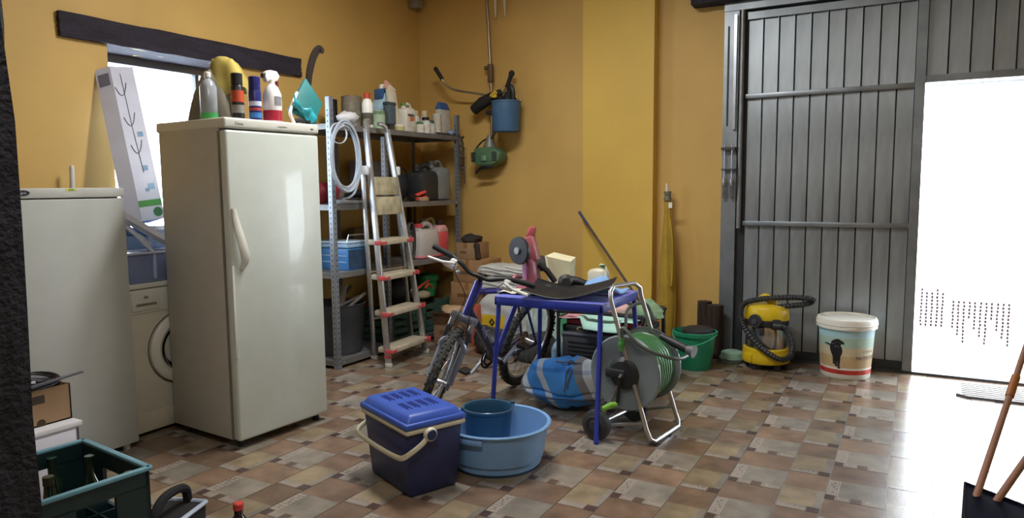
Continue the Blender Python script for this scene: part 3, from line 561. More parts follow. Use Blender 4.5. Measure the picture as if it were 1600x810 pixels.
t = jug((-3.93, 5.29, Z3), .30, .18, .315, P('#cfc8c4', .3, n=.04, tr=.15), P('#cf3f4b', .4), 'translucent white jerrycan with red cap and pink liquid on the third shelf', 'jerrycan', 'jerrycan', liquid=(P('#d98a92', .3), .10))
t = thing('coolant_bottle', 'bottle of bright red liquid with black cap on the third shelf', 'bottle', (-3.90, 5.52, Z3))
B().prism([(-.075, 0), (.075, 0), (.075, .235), (-.075, .235)], -.05, .05, 0, bev=.016).done('liquid', P('#e0585c', .3), t); B().prism([(-.073, .22), (.073, .22), (.073, .25), (.03, .29), (-.03, .29), (-.073, .25)], -.048, .048, 0, bev=.01).done('shoulder', P('#d9a5a2', .25), t); B().cyl((0, 0, .27), (0, 0, .30), .024).done('neck', P('#d8474f', .4), t); B().cyl((0, 0, .295), (0, 0, .335), .03).done('cap', P('#2a1c1c', .5), t)
t = jug((-4.095, 5.60, Z3), .22, .26, .345, P('#c6c9b6', .4, n=.04), P('#b5b8a8', .5), 'pale greenish white canister behind the red bottle', 'canister', 'canister', capx=-.32)
t = tag(B().tube([(-3.92+.004*k/10, 5.08+.045*math.cos(2*PI*k/24), Z3+.17+.16*math.sin(2*PI*k/24)) for k in range(80)], .008, 6).done('belt_coil', P('#3a3632', .6)), 'dark looped belt standing left of the translucent jerrycan', 'belt')
tag(B().b2((-4.27, 5.50, Z3+.0), (-4.24, 5.54, Z3+.50), rot=None).done('wood_batten', P('#3a2a1c', .7)), 'dark batten standing upright behind the red bottle', 'batten')
tag(B().b2((-4.29, 4.70, Z3), (-4.22, 5.05, Z3+.3), bev=.004).done('cardboard_sheet', P('#6b5638', .85)), 'brown cardboard standing at the back of the third shelf', 'cardboard')
# ---- bottom shelf
t = thing('builders_tub', 'black rubber tub full of scraps on the bottom shelf', 'tub', (-4.05, 4.27, Z4)); TUBM = P('#3f4247', .7, n=.3, sc=6)
B().lathe([(0, 0), (.19, 0), (.2, .02), (.225, .38), (.24, .40), (.225, .40), (.21, .37), (.185, .03), (0, .03)], 28).done('tub', TUBM, t); B().lathe([(0, .30), (.10, .33), (.20, .31)], 18).done('scraps', P('#2c2724', .9, n=.5, sc=20), t)
tag(B().cyl((-4.0, 4.25, Z4+.30), (-3.98, 4.29, Z4+.54), .03, .026, seg=10).done('plank_end', P('#8d8478', .8, n=.3)), 'pale splintered stick poking out of the black tub', 'stick')
b = B()
for k, (p, q) in enumerate((((-3.9, 4.15, .33), (-3.87, 4.42, .47)), ((-3.95, 4.12, .37), (-3.92, 4.40, .44)), ((-4.1, 4.3, .34), (-4.1, 4.5, .5)))): tag(B().cyl(V(p)+V((0, 0, Z4)), V(q)+V((0, 0, Z4)), .014, seg=8).done('scrap_bar', P('#59524c', .7)), ['grey scrap bar lying across the front of the black tub', 'grey scrap bar second across the black tub', 'grey scrap bar at the back of the black tub'][k], 'bar')
CG = P('#39544a', .55, n=.12)
def crate(loc, wx, wy, h, label, m, rows=4, cat='crate', rz=0):
    t = thing('crate', label, cat, loc, rz); b = B(); w = .012
    for sx in (-1, 1):
        for sy in (-1, 1): b.b2((sx*wx/2-(.03 if sx > 0 else 0), sy*wy/2-(.03 if sy > 0 else 0), 0), (sx*wx/2+(.03 if sx < 0 else 0), sy*wy/2+(.03 if sy < 0 else 0), h))
    b.b2((-wx/2, -wy/2, 0), (wx/2, wy/2, .012)); b.done('frame', m, t)
    for r in range(rows):
        z0 = h*r/rows+.004; z1 = h*(r+.62)/rows
        for sx in (-1, 1): B().b2((sx*(wx/2-.006)-.006, -wy/2+.02, z0), (sx*(wx/2-.006)+.006, wy/2-.02, z1)).done('slat', m, t)
        for sy in (-1, 1): B().b2((-wx/2+.02, sy*(wy/2-.006)-.006, z0), (wx/2-.02, sy*(wy/2-.006)+.006, z1)).done('slat', m, t)
    return t
crate((-4.03, 5.34, Z4), .42, .40, .29, 'green slatted crate on the bottom shelf at the right', CG)
crate((-4.03, 4.895, Z4), .42, .42, .27, 'green slatted crate on the bottom shelf behind the ladder', CG)
t = thing('green_pot', 'bright green plastic pot standing on the right green crate', 'pot', (-4.02, 5.47, Z4+.295)); B().lathe([(0, 0), (.07, 0), (.10, .15), (.108, .15), (.108, .175), (.10, .20), (.05, .215), (0, .215)], 20).done('pot', P('#2f8a4c', .45), t); B().lathe([(.109, .148), (.112, .16), (.109, .172)], 20).done('rim', P('#2a7c44', .45), t)
t = tag(B().sph((0, 0, 0), 1, seg=14).xf(lambda c: V((c.x*.13, c.y*.17, .12+c.z*.12))+V([random.uniform(-.014, .014) for _ in range(3)])).done('dark_bag', P('#23252b', .7, n=.3), ang=80), 'dark bluish bag heaped on the crate behind the ladder', 'bag'); t.location = (-4.08, 5.05, Z4+.275)
t = thing('red_loppers', 'red handled loppers lying on the right green crate', 'tool', (-3.9, 5.22, Z4+.37)); B().tube(spline([(0, -.12, .01), (0, -.03, .05), (0, .1, .09)], 5), .012, 8).done('handle', P('#a3402f', .5), t); B().tube(spline([(.02, .02, .03), (.02, .08, .06), (.02, .13, .02)], 5), .012, 8).done('handle', P('#a3402f', .5), t); B().tube(arc((0, -.13, .02), .03, 0, 2*PI, 12, 'yz'), .008, 6).done('ring', P('#77716a', .5, .5), t)
tag(B().sph((0, 0, 0), 1, seg=14).xf(lambda c: V((-3.93+c.x*.09, 5.24+c.y*.10, Z4+.335+c.z*.045))).done('cloth', P('#8d8468', .8, n=.2)), 'beige cloth bundle on the green crate under the red loppers', 'cloth')
# ================================================================ LADDER
t = thing('step_ladder', 'aluminium step ladder with beige treads leaning against the shelf unit', 'ladder', (-3.62, 4.5, 0)); o = V((-3.62, 4.5, 0))
FL, FR, TL, TR = V((-3.50, 4.24, 0)), V((-3.54, 4.775, 0)), V((-3.725, 4.315, 1.85)), V((-3.725, 4.565, 1.85))
def rail(p, q, bend, name='rail', w=.05, d=.024):
    z = (q-p).normalized(); y = V((0, 1, 0)); x = y.cross(z).normalized(); y = z.cross(x)
    L = (q-p).length; m = MX((x, y, z)).transposed().to_4x4(); m.translation = p-o
    b = B(); b.b2((-w/2, -d/2, 0), (w/2, d/2, L), bev=.006); b.b2((w*.1, -d/2-.001, .02), (w*.2, d/2+.001, L-.02))
    if bend: b.tube([(0, 0, L-.02), (0, bend*.01, L+.02), (-.01, bend*.035, L+.045), (-.02, bend*.07, L+.05)], .017, 8)
    b.xf(lambda c: m @ c); return b.done(name, ALU, t)
rl1, rl2 = rail(FL, TL, 1), rail(FR, TR, -1)
BLg, BRg = V((-3.775, 4.395, 0)), V((-3.775, 4.90, 0)); PL, PR = V((-3.71, 4.245, 1.52)), V((-3.71, 4.625, 1.52))
rail(BLg, PL, 0, 'rear_leg', .035, .022); rail(BRg, PR, 0, 'rear_leg', .035, .022)
TRD = P('#b5ab96', .6, n=.15, sc=12); RDC = P('#c2484c', .45)
for z in (.135, .42, .70, .97):
    a = FL.lerp(TL, z/1.85)-o; c = FR.lerp(TR, z/1.85)-o
    b = B(); b.hexa([a+V((-.1, .01, -.028)), a+V((.05, .01, -.028)), c+V((.05, -.01, -.028)), c+V((-.1, -.01, -.028))], [a+V((-.1, .01, .012)), a+V((.05, .01, .012)), c+V((.05, -.01, .012)), c+V((-.1, -.01, .012))], bev=.005)
    for k in range(5): b.hexa([a+V((-.09+k*.028, .02, .012)), a+V((-.078+k*.028, .02, .012)), c+V((-.078+k*.028, -.02, .012)), c+V((-.09+k*.028, -.02, .012))], [a+V((-.09+k*.028, .02, .016)), a+V((-.078+k*.028, .02, .016)), c+V((-.078+k*.028, -.02, .016)), c+V((-.09+k*.028, -.02, .016))])
    s_ = b.done('step', TRD, t)
    for p, sg in ((a, 1), (c, -1)): B().box(p+V((.03, sg*-.022, -.008)), (.06, .02, .035), bev=.005).box(p+V((.052, sg*.03, -.01)), (.008, .05, .018)).done('end_cap', RDC, s_)
for z0, z1 in ((1.33, 1.47), (1.175, 1.315)):
    k0, k1 = z0/1.85, z1/1.85; a0, c0, a1, c1 = [v-o for v in (FL.lerp(TL, k0), FR.lerp(TR, k0), FL.lerp(TL, k1), FR.lerp(TR, k1))]
    B().hexa([a0+V((-.005, .016, 0)), a0+V((.022, .016, 0)), c0+V((.022, -.016, 0)), c0+V((-.005, -.016, 0))], [a1+V((-.005, .016, 0)), a1+V((.022, .016, 0)), c1+V((.022, -.016, 0)), c1+V((-.005, -.016, 0))], bev=.004).done('platform_plate', P('#a8a084', .6, n=.3, sc=14, bump=.2), t)
for p in (PL, PR): B().box(p-o+V((.02, 0, -.0)), (.07, .03, .07), bev=.008).done('hinge_block', P('#dfe1e4', .4), t)
for z in (.34, .72): B().cyl(BLg.lerp(PL, z/1.52)-o, BRg.lerp(PR, z/1.52)-o, .012, seg=8).done('brace', ALU, t)
for p in (FL, FR, BLg, BRg): B().box(p-o+V((0, 0, .018)), (.056, .03, .036), bev=.006).done('foot', P('#b9b2a6', .6), t)
for z in (.07,): B().box(FL.lerp(TL, z/1.85)-o+V((0, 0, .012)), (.055, .028, .016)).done('tape_band', RDC, t)
# ================================================================ BICYCLE
BP = P('#2b2f86', .3, .1, n=.06, coat=.4); BP2 = P('#33304f', .35, n=.1, coat=.3); TIRE = P('#33332f', .85, n=.35, sc=22, bump=.3); SIL = P('#b9bcc2', .28, .9, n=.06)
HD, LEAN, BS = 4.685, .275, .985
t = thing('bicycle', 'blue mountain bike leaning against the blue table', 'bicycle', (-2.415, 3.895, 0), 0, rot=(-LEAN, 0, HD)); t.scale = (BS, BS, BS)
def wheel(parent, c, name, steer=None, rr=.335):
    """wheel in the local x-z plane round its own origin c"""
    r = rr-.028
    b = B(); b.grid(lambda u, v: V(((r+.027*math.cos(2*PI*v))*math.cos(2*PI*u), .025*math.sin(2*PI*v), (r+.027*math.cos(2*PI*v))*math.sin(2*PI*u))), 64, 10, wu=True, wv=True)
    for k in range(72):
        a = 2*PI*k/72; m = MX.Rotation(-a, 4, 'Y')
        for yy, w in ((-.012 if k % 2 else .012, .014), ((.022 if k % 2 else -.022), .010)):
            b.box(m @ V((r+.027-abs(yy)*.3, yy, 0)), (.008, w, .016), rot=m.to_3x3())
    w_ = b.done('tire', TIRE, parent, c)
    b = B(); b.grid(lambda u, v: V(((r-.03+.012*math.cos(2*PI*v))*math.cos(2*PI*u), .012*math.sin(2*PI*v), (r-.03+.012*math.cos(2*PI*v))*math.sin(2*PI*u))), 48, 8, wu=True, wv=True); b.done('rim', SIL, parent, c)
    b = B()
    for k in range(32):
        a = 2*PI*k/32; s = 1 if k % 2 else -1; a2 = a+(.5 if (k//2) % 2 else -.5)
        b.cyl((.02*math.cos(a2), .03*s, .02*math.sin(a2)), ((r-.03)*math.cos(a), 0, (r-.03)*math.sin(a)), .0011, seg=4)
    stuff(b.done('spokes', SIL, parent, c))
    B().cyl((0, -.05, 0), (0, .05, 0), .018, seg=14).cyl((0, -.065, 0), (0, .065, 0), .006, seg=8).done('hub', SIL, parent, c)
    return w_
RA, BBp, ST, HT, HB_ = V((-.425, 0, .335)), V((0, 0, .295)), V((-.135, 0, .76)), V((.42, 0, .865)), V((.475, 0, .69))
wheel(t, RA, 'rear')
def ft(name, pts, r, m, parent=None): return B().tube(pts, r, 12).done(name, m, parent or t)
ft('head_tube', [HB_+V((.006, 0, -.02)), HT+V((-.006, 0, .02))], .026, BP)
ft('top_tube', spline([ST+V((.02, 0, -.06)), V((.15, 0, .79)), HT+V((.012, 0, -.04))], 5), [.018]*5+[.020]*5+[.022], BP)
ft('down_tube', spline([BBp, V((.22, 0, .50)), HB_+V((-.01, 0, .03))], 5), .025, BP2)
ft('seat_tube', [BBp, ST], .0185, BP); ft('seat_post', [ST, ST.lerp(V((-.2, 0, .93)), .8)], .013, SIL)
for s in (-1, 1):
    ft('chain_stay', [BBp+V((0, .02*s, 0)), V((-.14, .036*s, .305)), RA+V((0, .062*s, 0))], .011, BP2)
    ft('seat_stay', [ST+V((0, .015*s, -.06)), V((-.22, .036*s, .62)), RA+V((0, .062*s, .01))], .009, BP)
b = B(); b.grid(lambda u, v: V((-.34+.23*u, (v-.5)*2*(.075*(1-u)**.6+.018), .955-.05*(2*v-1)**2*(1-.5*u)-.015*u+.02*(1-u)**3)), 12, 10)
sd = b.done('saddle', P('#2c2a2c', .6), t); sd.modifiers.new('s', 'SOLIDIFY').thickness = .03
b = B(); b.cyl(BBp+V((0, -.06, 0)), BBp+V((0, .06, 0)), .028)
for r, y in ((.09, -.045), (.07, -.038)):
    b.lathe([(r-.016, 0), (r, 0), (r, .004), (r-.016, .004), (r-.016, 0)], 32, BBp+V((0, y, 0)), (PI/2, 0, 0))
b.done('crankset', P('#3c3c40', .4, .7), t)
for s, a in ((-1, -.7), (1, -.7+PI)):
    e = BBp+V((.17*math.cos(a), .075*s, .17*math.sin(a))); c_ = B().tube([BBp+V((0, .065*s, 0)), e], [.016, .012], 8).done('crank', SIL, t)
    B().box(e+V((0, .045*s, 0)), (.09, .07, .022), bev=.006).done('pedal', BLK, c_)
b = B()
for r, y in ((.055, -.035), (.045, -.030), (.035, -.026)): b.lathe([(r-.012, 0), (r, 0), (r, .003), (r-.012, .003)], 28, RA+V((0, y, 0)), (PI/2, 0, 0))
b.done('cassette', P('#9a6a44', .5, .5, n=.4), t)
b = B(); b.box(RA+V((.0, -.055, -.10)), (.03, .018, .11), rot=(0, .2, 0), bev=.005)
for z in (-.06, -.16): b.lathe([(0, -.004), (.026, -.004), (.026, .004), (0, .004)], 14, RA+V((.02, -.05, z)), (PI/2, 0, 0))
b.done('derailleur', P('#3a3836', .5, .5), t)
b = B(); pth = [BBp+V((0, -.045, .09)), RA+V((0, -.035, .055))]; b.tube(pth, .004, 6); b.tube([BBp+V((0, -.045, -.09)), RA+V((.02, -.045, -.18))], .004, 6); b.done('chain', P('#4b4541', .5, .6), t)
B().lathe([(.055, 0), (.062, .002), (.055, .004)], 24, (.13, -.027, .45), (PI/2, 0, 0)).done('emblem', SIL, t)
text('lettering', 'O', .035, P('#d6d6e2', .4), t, (.20, .0225, .795), (PI/2, 0, PI), ext=.001); text('lettering', 'MTX', .05, P('#8a87a8', .4), t, (.26, .027, .535), (PI/2, .85, PI), ext=.001)
# steering assembly: turned about the head tube axis
ax = (HT-HB_).normalized(); STR = .40
sp = HB_+ax*.0; Mst = MX.Translation(sp) @ MX.Rotation(STR, 4, ax) @ MX.Translation(-sp)
fk = bpy.data.objects.new('fork', None); 
AX = HB_ - ax*.405 + V((.045, 0, 0)); 
b = B()
for s in (-1, 1):
    y = .062*s; c0 = HB_-ax*.035+V((.02, y, 0)); b.cyl(c0+V((0, 0, .03)), c0-ax*.19, .016, mi=0, seg=12); b.cyl(c0-ax*.15, AX+V((-.01, y, .0)), .021, mi=1, seg=12)
    b.box(AX+V((-.005, y, -.01)), (.03, .02, .05), bev=.006, mi=1)
b.box(HB_-ax*.035+V((.015, 0, .012)), (.05, .17, .045), bev=.014, mi=1); b.tube(arc((0, 0, 0), .075, 0, PI, 10, 'yz'), .016, 8, mi=1)
nv = len(b.bm.verts)
for v in list(b.bm.verts)[-11*8:]: v.co += HB_-ax*.19+V((.035, 0, -.02))
fk_o = b.xf(lambda c: Mst @ c).done('fork', [SIL, P('#868ea0', .32, .5)], t)
FW = link('front_wheel', B().cyl((0, -.055, 0), (0, .055, 0), .012).mesh('axle', SIL), t); FW.matrix_local = Mst @ MX.Translation(AX); wheel(FW, (0, 0, 0), 'front')
b = B(); b.tube(spline([HT+V((0, 0, .0)), HT+ax*.05, HT+ax*.06+V((.05, 0, .012)), HT+ax*.06+V((.09, 0, .02))], 4), .019, 10); b.xf(lambda c: Mst @ c).done('stem', P('#3a3a3e', .4, .5), t)
HC = HT+ax*.06+V((.09, 0, .02))
bar = [HC+V(p) for p in ((-.035, -.30, .055), (-.02, -.2, .05), (.0, -.13, .035), (0, -.06, .0), (0, 0, 0), (0, .06, 0), (0, .13, .035), (-.02, .2, .05), (-.035, .30, .055))]
hbr = B().tube(spline(bar, 4), .0125, 10).xf(lambda c: Mst @ c).done('handlebar', BLK, t)
for s in (-1, 1):
    g0, g1 = HC+V((-.038, .32*s, .056)), HC+V((-.018, .19*s, .048))
    B().tube([g0, g0.lerp(g1, .05), g0.lerp(g1, .9), g1], [.012, .018, .0165, .016], 12).xf(lambda c: Mst @ c).done('grip', BLKR, hbr)
    l0 = HC+V((.015, .165*s, .04))
    b = B(); b.box(l0+V((.0, 0, -.012)), (.05, .04, .035), bev=.01); b.tube([l0+V((.03, -.01*s, -.01)), l0+V((.065, .05*s, -.015)), l0+V((.06, .14*s, -.02))], [.011, .008, .007], 8); b.hexa([l0+V((.0, -.03*s, -.045)), l0+V((.05, -.02*s, -.045)), l0+V((.055, .05*s, -.035)), l0+V((.0, .03*s, -.035))], [l0+V((.0, -.03*s, -.015)), l0+V((.05, -.02*s, -.018)), l0+V((.055, .05*s, -.018)), l0+V((.0, .03*s, -.015))], bev=.006)
    b.xf(lambda c: Mst @ c).done('brake_lever', P('#dfe2e2', .3, .35), hbr)
B().sph(HC+V((.01, -.12, -.02)), .016, seg=10).xf(lambda c: Mst @ c).done('bell', SIL, hbr)
b = B()
for s, q in ((-1, V((.10, -.03, -.10))), (1, V((.06, .06, -.05)))):
    l0 = HC+V((.02, .15*s, .03)); b.tube(spline([l0, l0+V((.09, -.02*s, -.02)), HC+q, HB_+V((.06, .03*s, .05)), HB_-ax*.1+V((.06, .05*s, 0))], 6), .0028, 6)
b.xf(lambda c: Mst @ c).done('brake_cable', BLK, t)
b = B(); b.box(HB_-ax*.12+V((.045, .068, 0)), (.02, .02, .09), bev=.005); b.box(HB_-ax*.12+V((.045, -.068, 0)), (.02, .02, .09), bev=.005); b.tube([HB_-ax*.08+V((.07, -.07, .01)), HB_-ax*.06+V((.085, 0, .03)), HB_-ax*.08+V((.07, .07, .01))], .004, 6); b.xf(lambda c: Mst @ c).done('brake_arms', P('#55555a', .4, .6), t)
# ================================================================ TABLE
TB = P('#2c3ba0', .42, n=.10, sc=6); TB2 = P('#6d75c9', .45, n=.18, sc=5)
TX0, TX1, TY0, TY1, TZ = -2.172, -1.48, 3.62, 4.20, .738
t = thing('blue_table', 'blue metal folding table with tools heaped on it', 'table', ((TX0+TX1)/2, (TY0+TY1)/2, 0)); hx, hy = (TX1-TX0)/2, (TY1-TY0)/2
B().b2((-hx, -hy, TZ-.012), (hx, hy, TZ), bev=.005).done('table_top', TB2, t)
b = B()
for s in (-1, 1): b.b2((-hx, s*hy-(.02 if s > 0 else 0), TZ-.055), (hx, s*hy+(.02 if s < 0 else 0), TZ-.008), bev=.006); b.b2((s*hx-(.02 if s > 0 else 0), -hy, TZ-.055), (s*hx+(.02 if s < 0 else 0), hy, TZ-.008), bev=.006)
b.done('apron', TB, t)
for sx in (-1, 1):
    for sy in (-1, 1):
        fx = hx+.03*(sx > 0)+.03*(sx < 0 and sy < 0); B().tube([(sx*(hx-.02), sy*(hy-.02), TZ-.03), (sx*(hx-.018), sy*(hy-.015), TZ-.12), (sx*fx, sy*(hy+.15 if sy < 0 and sx > 0 else hy-.01), .012)], .0145, 10).cyl((sx*fx, sy*(hy+.15 if sy < 0 and sx > 0 else hy-.01), 0), (sx*fx, sy*(hy+.15 if sy < 0 and sx > 0 else hy-.01), .02), .016, seg=10).done('leg', TB, t)
ZB = TZ+.001
MAG = P('#9a5a6a', .4, n=.12); MAG2 = P('#a86070', .4)
t = thing('mitre_saw', 'dusty pink mitre saw tilted up on the blue table', 'saw', (-2.085, 3.925, ZB))
B().prism([(-.055, 0), (.085, 0), (.08, .035), (-.05, .035)], -.11, .11, 1, bev=.008).done('base', MAG, t); B().lathe([(0, 0), (.055, 0), (.055, .02), (0, .02)], 24, (.03, -.04, .03)).done('turntable', MAG2, t)
B().hexa([(-.02, -.05, .035), (.06, -.05, .035), (.06, .05, .035), (-.02, .05, .035)], [(-.02, -.035, .19), (.03, -.035, .20), (.03, .03, .20), (-.02, .03, .19)], bev=.012).done('arm', MAG, t)
mh = B(); mh.hexa([(-.05, -.03, .19), (.06, -.03, .19), (.06, .03, .19), (-.05, .03, .19)], [(-.035, -.03, .33), (.02, -.03, .35), (.02, .03, .35), (-.035, .03, .33)], bev=.012); mh.done('motor_housing', P('#a55c62', .4, n=.1), t)
B().lathe([(0, -.012), (.085, -.012), (.088, 0), (.085, .012), (0, .012)], 32, (-.055, -.05, .25), (PI/2, .0, -.35)).done('blade_guard', P('#2a2b31', .4), t); B().lathe([(0, -.018), (.022, -.018), (.022, .018), (0, .018)], 14, (-.058, -.055, .25), (PI/2, 0, -.35)).done('arbor', SIL, t)
B().b2((-.03, -.06, .07), (.0, -.052, .17), bev=.004).done('clip', P('#c48ac0', .4), t); B().hexa([(-.03, -.025, .33), (.02, -.025, .33), (.02, .025, .33), (-.03, .025, .33)], [(.0, -.02, .40), (.035, -.02, .395), (.035, .02, .395), (.0, .02, .40)], bev=.008).done('handle', P('#a4454a', .4), t)
B().tube([(.04, .03, .16), (.09, .05, .12), (.14, .06, .05)], .018, 10).done('cord_boot', BLK, t); B().tube(arc((-.08, -.05, .05), .04, 0, PI, 8, 'yz'), .012, 8).done('carry_loop', MAG2, t)
b = B()
def trayf(u, v):
    x = -.23+.50*u; y = -.16+.30*v; z = .006+.11*abs(u-.45)**1.6*(1.3 if u < .45 else 1.6)+.10*max(0, v-.6)**1.2
    return V((x, y, z))
b.grid(trayf, 20, 10); o_ = b.done('black_tray', P('#0e0e13', .5, n=.05), ang=60); o_.modifiers.new('s', 'SOLIDIFY').thickness = .004; o_.location = (-1.775, 3.785, ZB); o_.rotation_euler = (0, 0, .12); tag(o_, 'curved black plastic sheet lying on the front of the blue table', 'tray')
b = B(); b.grid(lambda u, v: V((-.12+.24*u, -.08+.15*v, .004+.012*math.sin(7*u+3*v)**2+.02*u*v)), 12, 8); o_ = b.done('paper', P('#c9c6ae', .7), ang=60); o_.modifiers.new('s', 'SOLIDIFY').thickness = .002; o_.location = (-2.08, 3.78, ZB+.002); tag(o_, 'crumpled pale paper on the left front of the blue table', 'paper')
t = thing('open_bag', 'cream paper bag standing open behind the mitre saw', 'bag', (-1.99, 4.145, ZB))
b = B(); b.hexa([(-.06, -.04, 0), (.08, -.04, 0), (.08, .05, 0), (-.06, .05, 0)], [(-.08, -.055, .20), (.10, -.05, .17), (.09, .05, .19), (-.07, .06, .215)]); bmesh.ops.delete(b.bm, geom=[f for f in b.bm.faces if f.calc_center_median().z > .15 and abs(f.normal.z) > .5], context='FACES'); o_ = b.done('bag', P('#cfc8a4', .7, n=.1), t); o_.modifiers.new('s', 'SOLIDIFY').thickness = .003
B().hexa([(-.035, -.06, .0), (-.02, -.062, .0), (-.02, -.058, .0), (-.035, -.056, .0)], [(-.078, -.062, .20), (-.065, -.064, .205), (-.065, -.058, .205), (-.078, -.056, .20)]).done('fold', P('#dcd6b6', .7), t)
t = thing('polisher', 'black round headed grinder lying by the cream bag', 'tool', (-1.87, 3.985, ZB)); B().lathe([(0, 0), (.045, 0), (.05, .03), (.03, .06), (0, .06)], 20, (0, -.01, .06), (PI/2, 0, .5)).done('disc', P('#34332f', .5), t); B().tube([(.0, 0, .07), (.07, .02, .06), (.15, .04, .035)], [.03, .028, .02], 10).done('body', BLK, t); B().b2((-.03, -.03, 0), (.14, .05, .04), bev=.012).done('base', BLKR, t)
tag(B().tube(spline([(-1.96, 4.055, ZB+.035), (-1.9, 4.07, ZB+.05), (-1.82, 4.075, ZB+.045), (-1.77, 4.08, ZB+.03)], 5), .018, 10).done('hose_piece', P('#c9c38f', .5)), 'short pale yellow hose lying across the blue table', 'hose')
jug((-1.72, 4.14, ZB), .12, .09, .155, P('#d8d2bd', .35, tr=.1), P('#2f6b3f', .5), 'small cream can with green cap at the back of the blue table', 'jug', capx=.25, rz=-1.57)
b = B(); b.grid(lambda u, v: V((-.12+.24*u, -.085+.17*v, .02+.085*math.exp(-((u-.3)**2+(v-.6)**2)*7)+.01*math.sin(9*u+5*v))), 16, 12); o_ = b.done('blue_cloth', P('#7fa6d6', .8, n=.12), ang=70); o_.modifiers.new('s', 'SOLIDIFY').thickness = .006; o_.location = (-1.615, 4.0, ZB); tag(o_, 'light blue cloth bunched beside the black sheet on the table', 'cloth')
tag(B().sph((-1.93, 3.86, ZB+.028), .027, seg=14).xf(lambda c: V((c.x+(c.x+1.93)*.6, c.y, c.z))).done('dark_pouch', BLKR), 'small dark pouch beside the mitre saw base', 'pouch')
# ================================================================ GENERATOR AND GOODS BEHIND THE TABLE
GB = P('#2a2b2e', .5, n=.15); 
t = thing('generator', 'portable generator in a black tube frame behind the blue table', 'generator', (-1.86, 4.72, 0))
b = B()
for y in (-.22, .22): b.tube(spline([(-.31, y, .03), (-.31, y, .46), (-.27, y, .51), (.27, y, .51), (.31, y, .46), (.31, y, .03)], 4), .015, 8)
for x in (-.31, .31): 
    for z in (.05, .46): b.cyl((x, -.22, z), (x, .22, z), .014, seg=8)
b.cyl((-.31, -.22, .06), (.31, -.22, .06), .014, seg=8); b.done('tube_frame', P('#242426', .4), t)
B().b2((-.29, -.20, .08), (.10, .20, .40), bev=.012).done('engine_block', GB, t); B().b2((.10, -.19, .10), (.29, .19, .38), bev=.03).done('motor', P('#1d1d1f', .6), t)
B().b2((-.285, -.215, .12), (.10, -.20, .37), bev=.006).done('control_panel', P('#37383c', .5), t); B().b2((-.285, -.222, .345), (.10, -.212, .362), bev=.002).done('trim_strip', P('#77787c', .4, .5), t)
B().lathe([(.02, 0), (.024, .002), (.02, .004)], 20, (-.13, -.216, .392), (PI/2, 0, 0), sx=1.8, sy=.7).done('emblem', P('#b39a56', .4, .5), t)
B().b2((-.29, -.205, .372), (.29, .205, .415), bev=.01).done('tank_rim', P('#26262a', .5), t); B().b2((-.27, -.19, .415), (.27, .19, .455), bev=.016).done('fuel_tank', P('#b23a4a', .35), t)
b = B()
for z in range(6): b.b2((-.24, -.2185, .14+z*.03), (.06, -.2145, .15+z*.03))
b.done('vents', BLK, t)
def heap(name, label, cat, c, r, m, amp=.2, seed=0, ang=75, seg=22, flat=True):
    rnd = random.Random(seed); ph = [rnd.uniform(0, 6) for _ in range(6)]; b = B(); b.sph((0, 0, 0), 1, seg=seg)
    def f(p):
        k = 1+amp*(math.sin(3*p.x+ph[0]+2*p.z)*.5+math.sin(5*p.y+ph[1]+3*p.x)*.35+math.sin(9*p.z+6*p.x+ph[2])*.2)
        z = p.z*k; z = max(z, -.55) if flat else z
        return V((p.x*r[0]*k, p.y*r[1]*k, z*r[2]))
    b.xf(f); zmin = min(v.co.z for v in b.bm.verts)
    for v in b.bm.verts: v.co.z -= zmin
    o = b.done(name, m, ang=ang); o.location = c; return tag(o, label, cat)
def spread(name, label, cat, c, sx, sy, m, drop, amp=.012, seed=1, rz=0, th=.005):
    rnd = random.Random(seed); p1, p2 = rnd.uniform(0, 6), rnd.uniform(0, 6); b = B()
    b.grid(lambda u, v: V((-sx/2+sx*u, -sy/2+sy*v+.015*math.sin(4*u+p1), amp+amp*math.sin(8*u+p1)*math.cos(7*v+p2)+drop(u, v))), 18, 14)
    o = b.done(name, m, ang=70); md = o.modifiers.new('s', 'SOLIDIFY'); md.thickness = th; md.offset = 1; o.location = c; o.rotation_euler = (0, 0, rz); return tag(o, label, cat)
spread('mint_cloth', 'pale mint cloth spread over the generator tank', 'cloth', (-1.80, 4.66, .468), .42, .44, P('#b3ddd0', .8, n=.06), lambda u, v: -.075*max(0, .25-v)/.25 if .1 < u < .75 else 0, .008)
heap('pink_cloth', 'pale pink towel folded on the mint cloth', 'cloth', (-1.84, 4.72, .492), (.15, .11, .05), P('#d3a9a2', .85, n=.08), seed=4)
heap('green_cloth', 'green patterned rag heaped at the right end of the generator', 'cloth', (-1.585, 4.72, .475), (.11, .12, .075), P('#7f9c78', .85, n=.35, sc=18), .3, seed=8)
spread('rose_cloth', 'small pink patterned cloth on the left end of the generator tank', 'cloth', (-2.09, 4.66, .46), .13, .36, P('#c9929a', .85, n=.3, sc=30), lambda u, v: 0, .006, seed=5)
bottle('water_bottle', 'clear bluish water bottle standing left of the generator', 'bottle', (-2.31, 4.78, 0), [(0, 0), (.048, 0), (.052, .01), (.052, .17), (.03, .21), (.016, .225), (.016, .235), (0, .235)], P('#9fc3da', .15, tr=.45), (.02, .225, .25, P('#3a6fb0', .4)), (.0525, .09, .15, P('#7fa9cc', .4)))
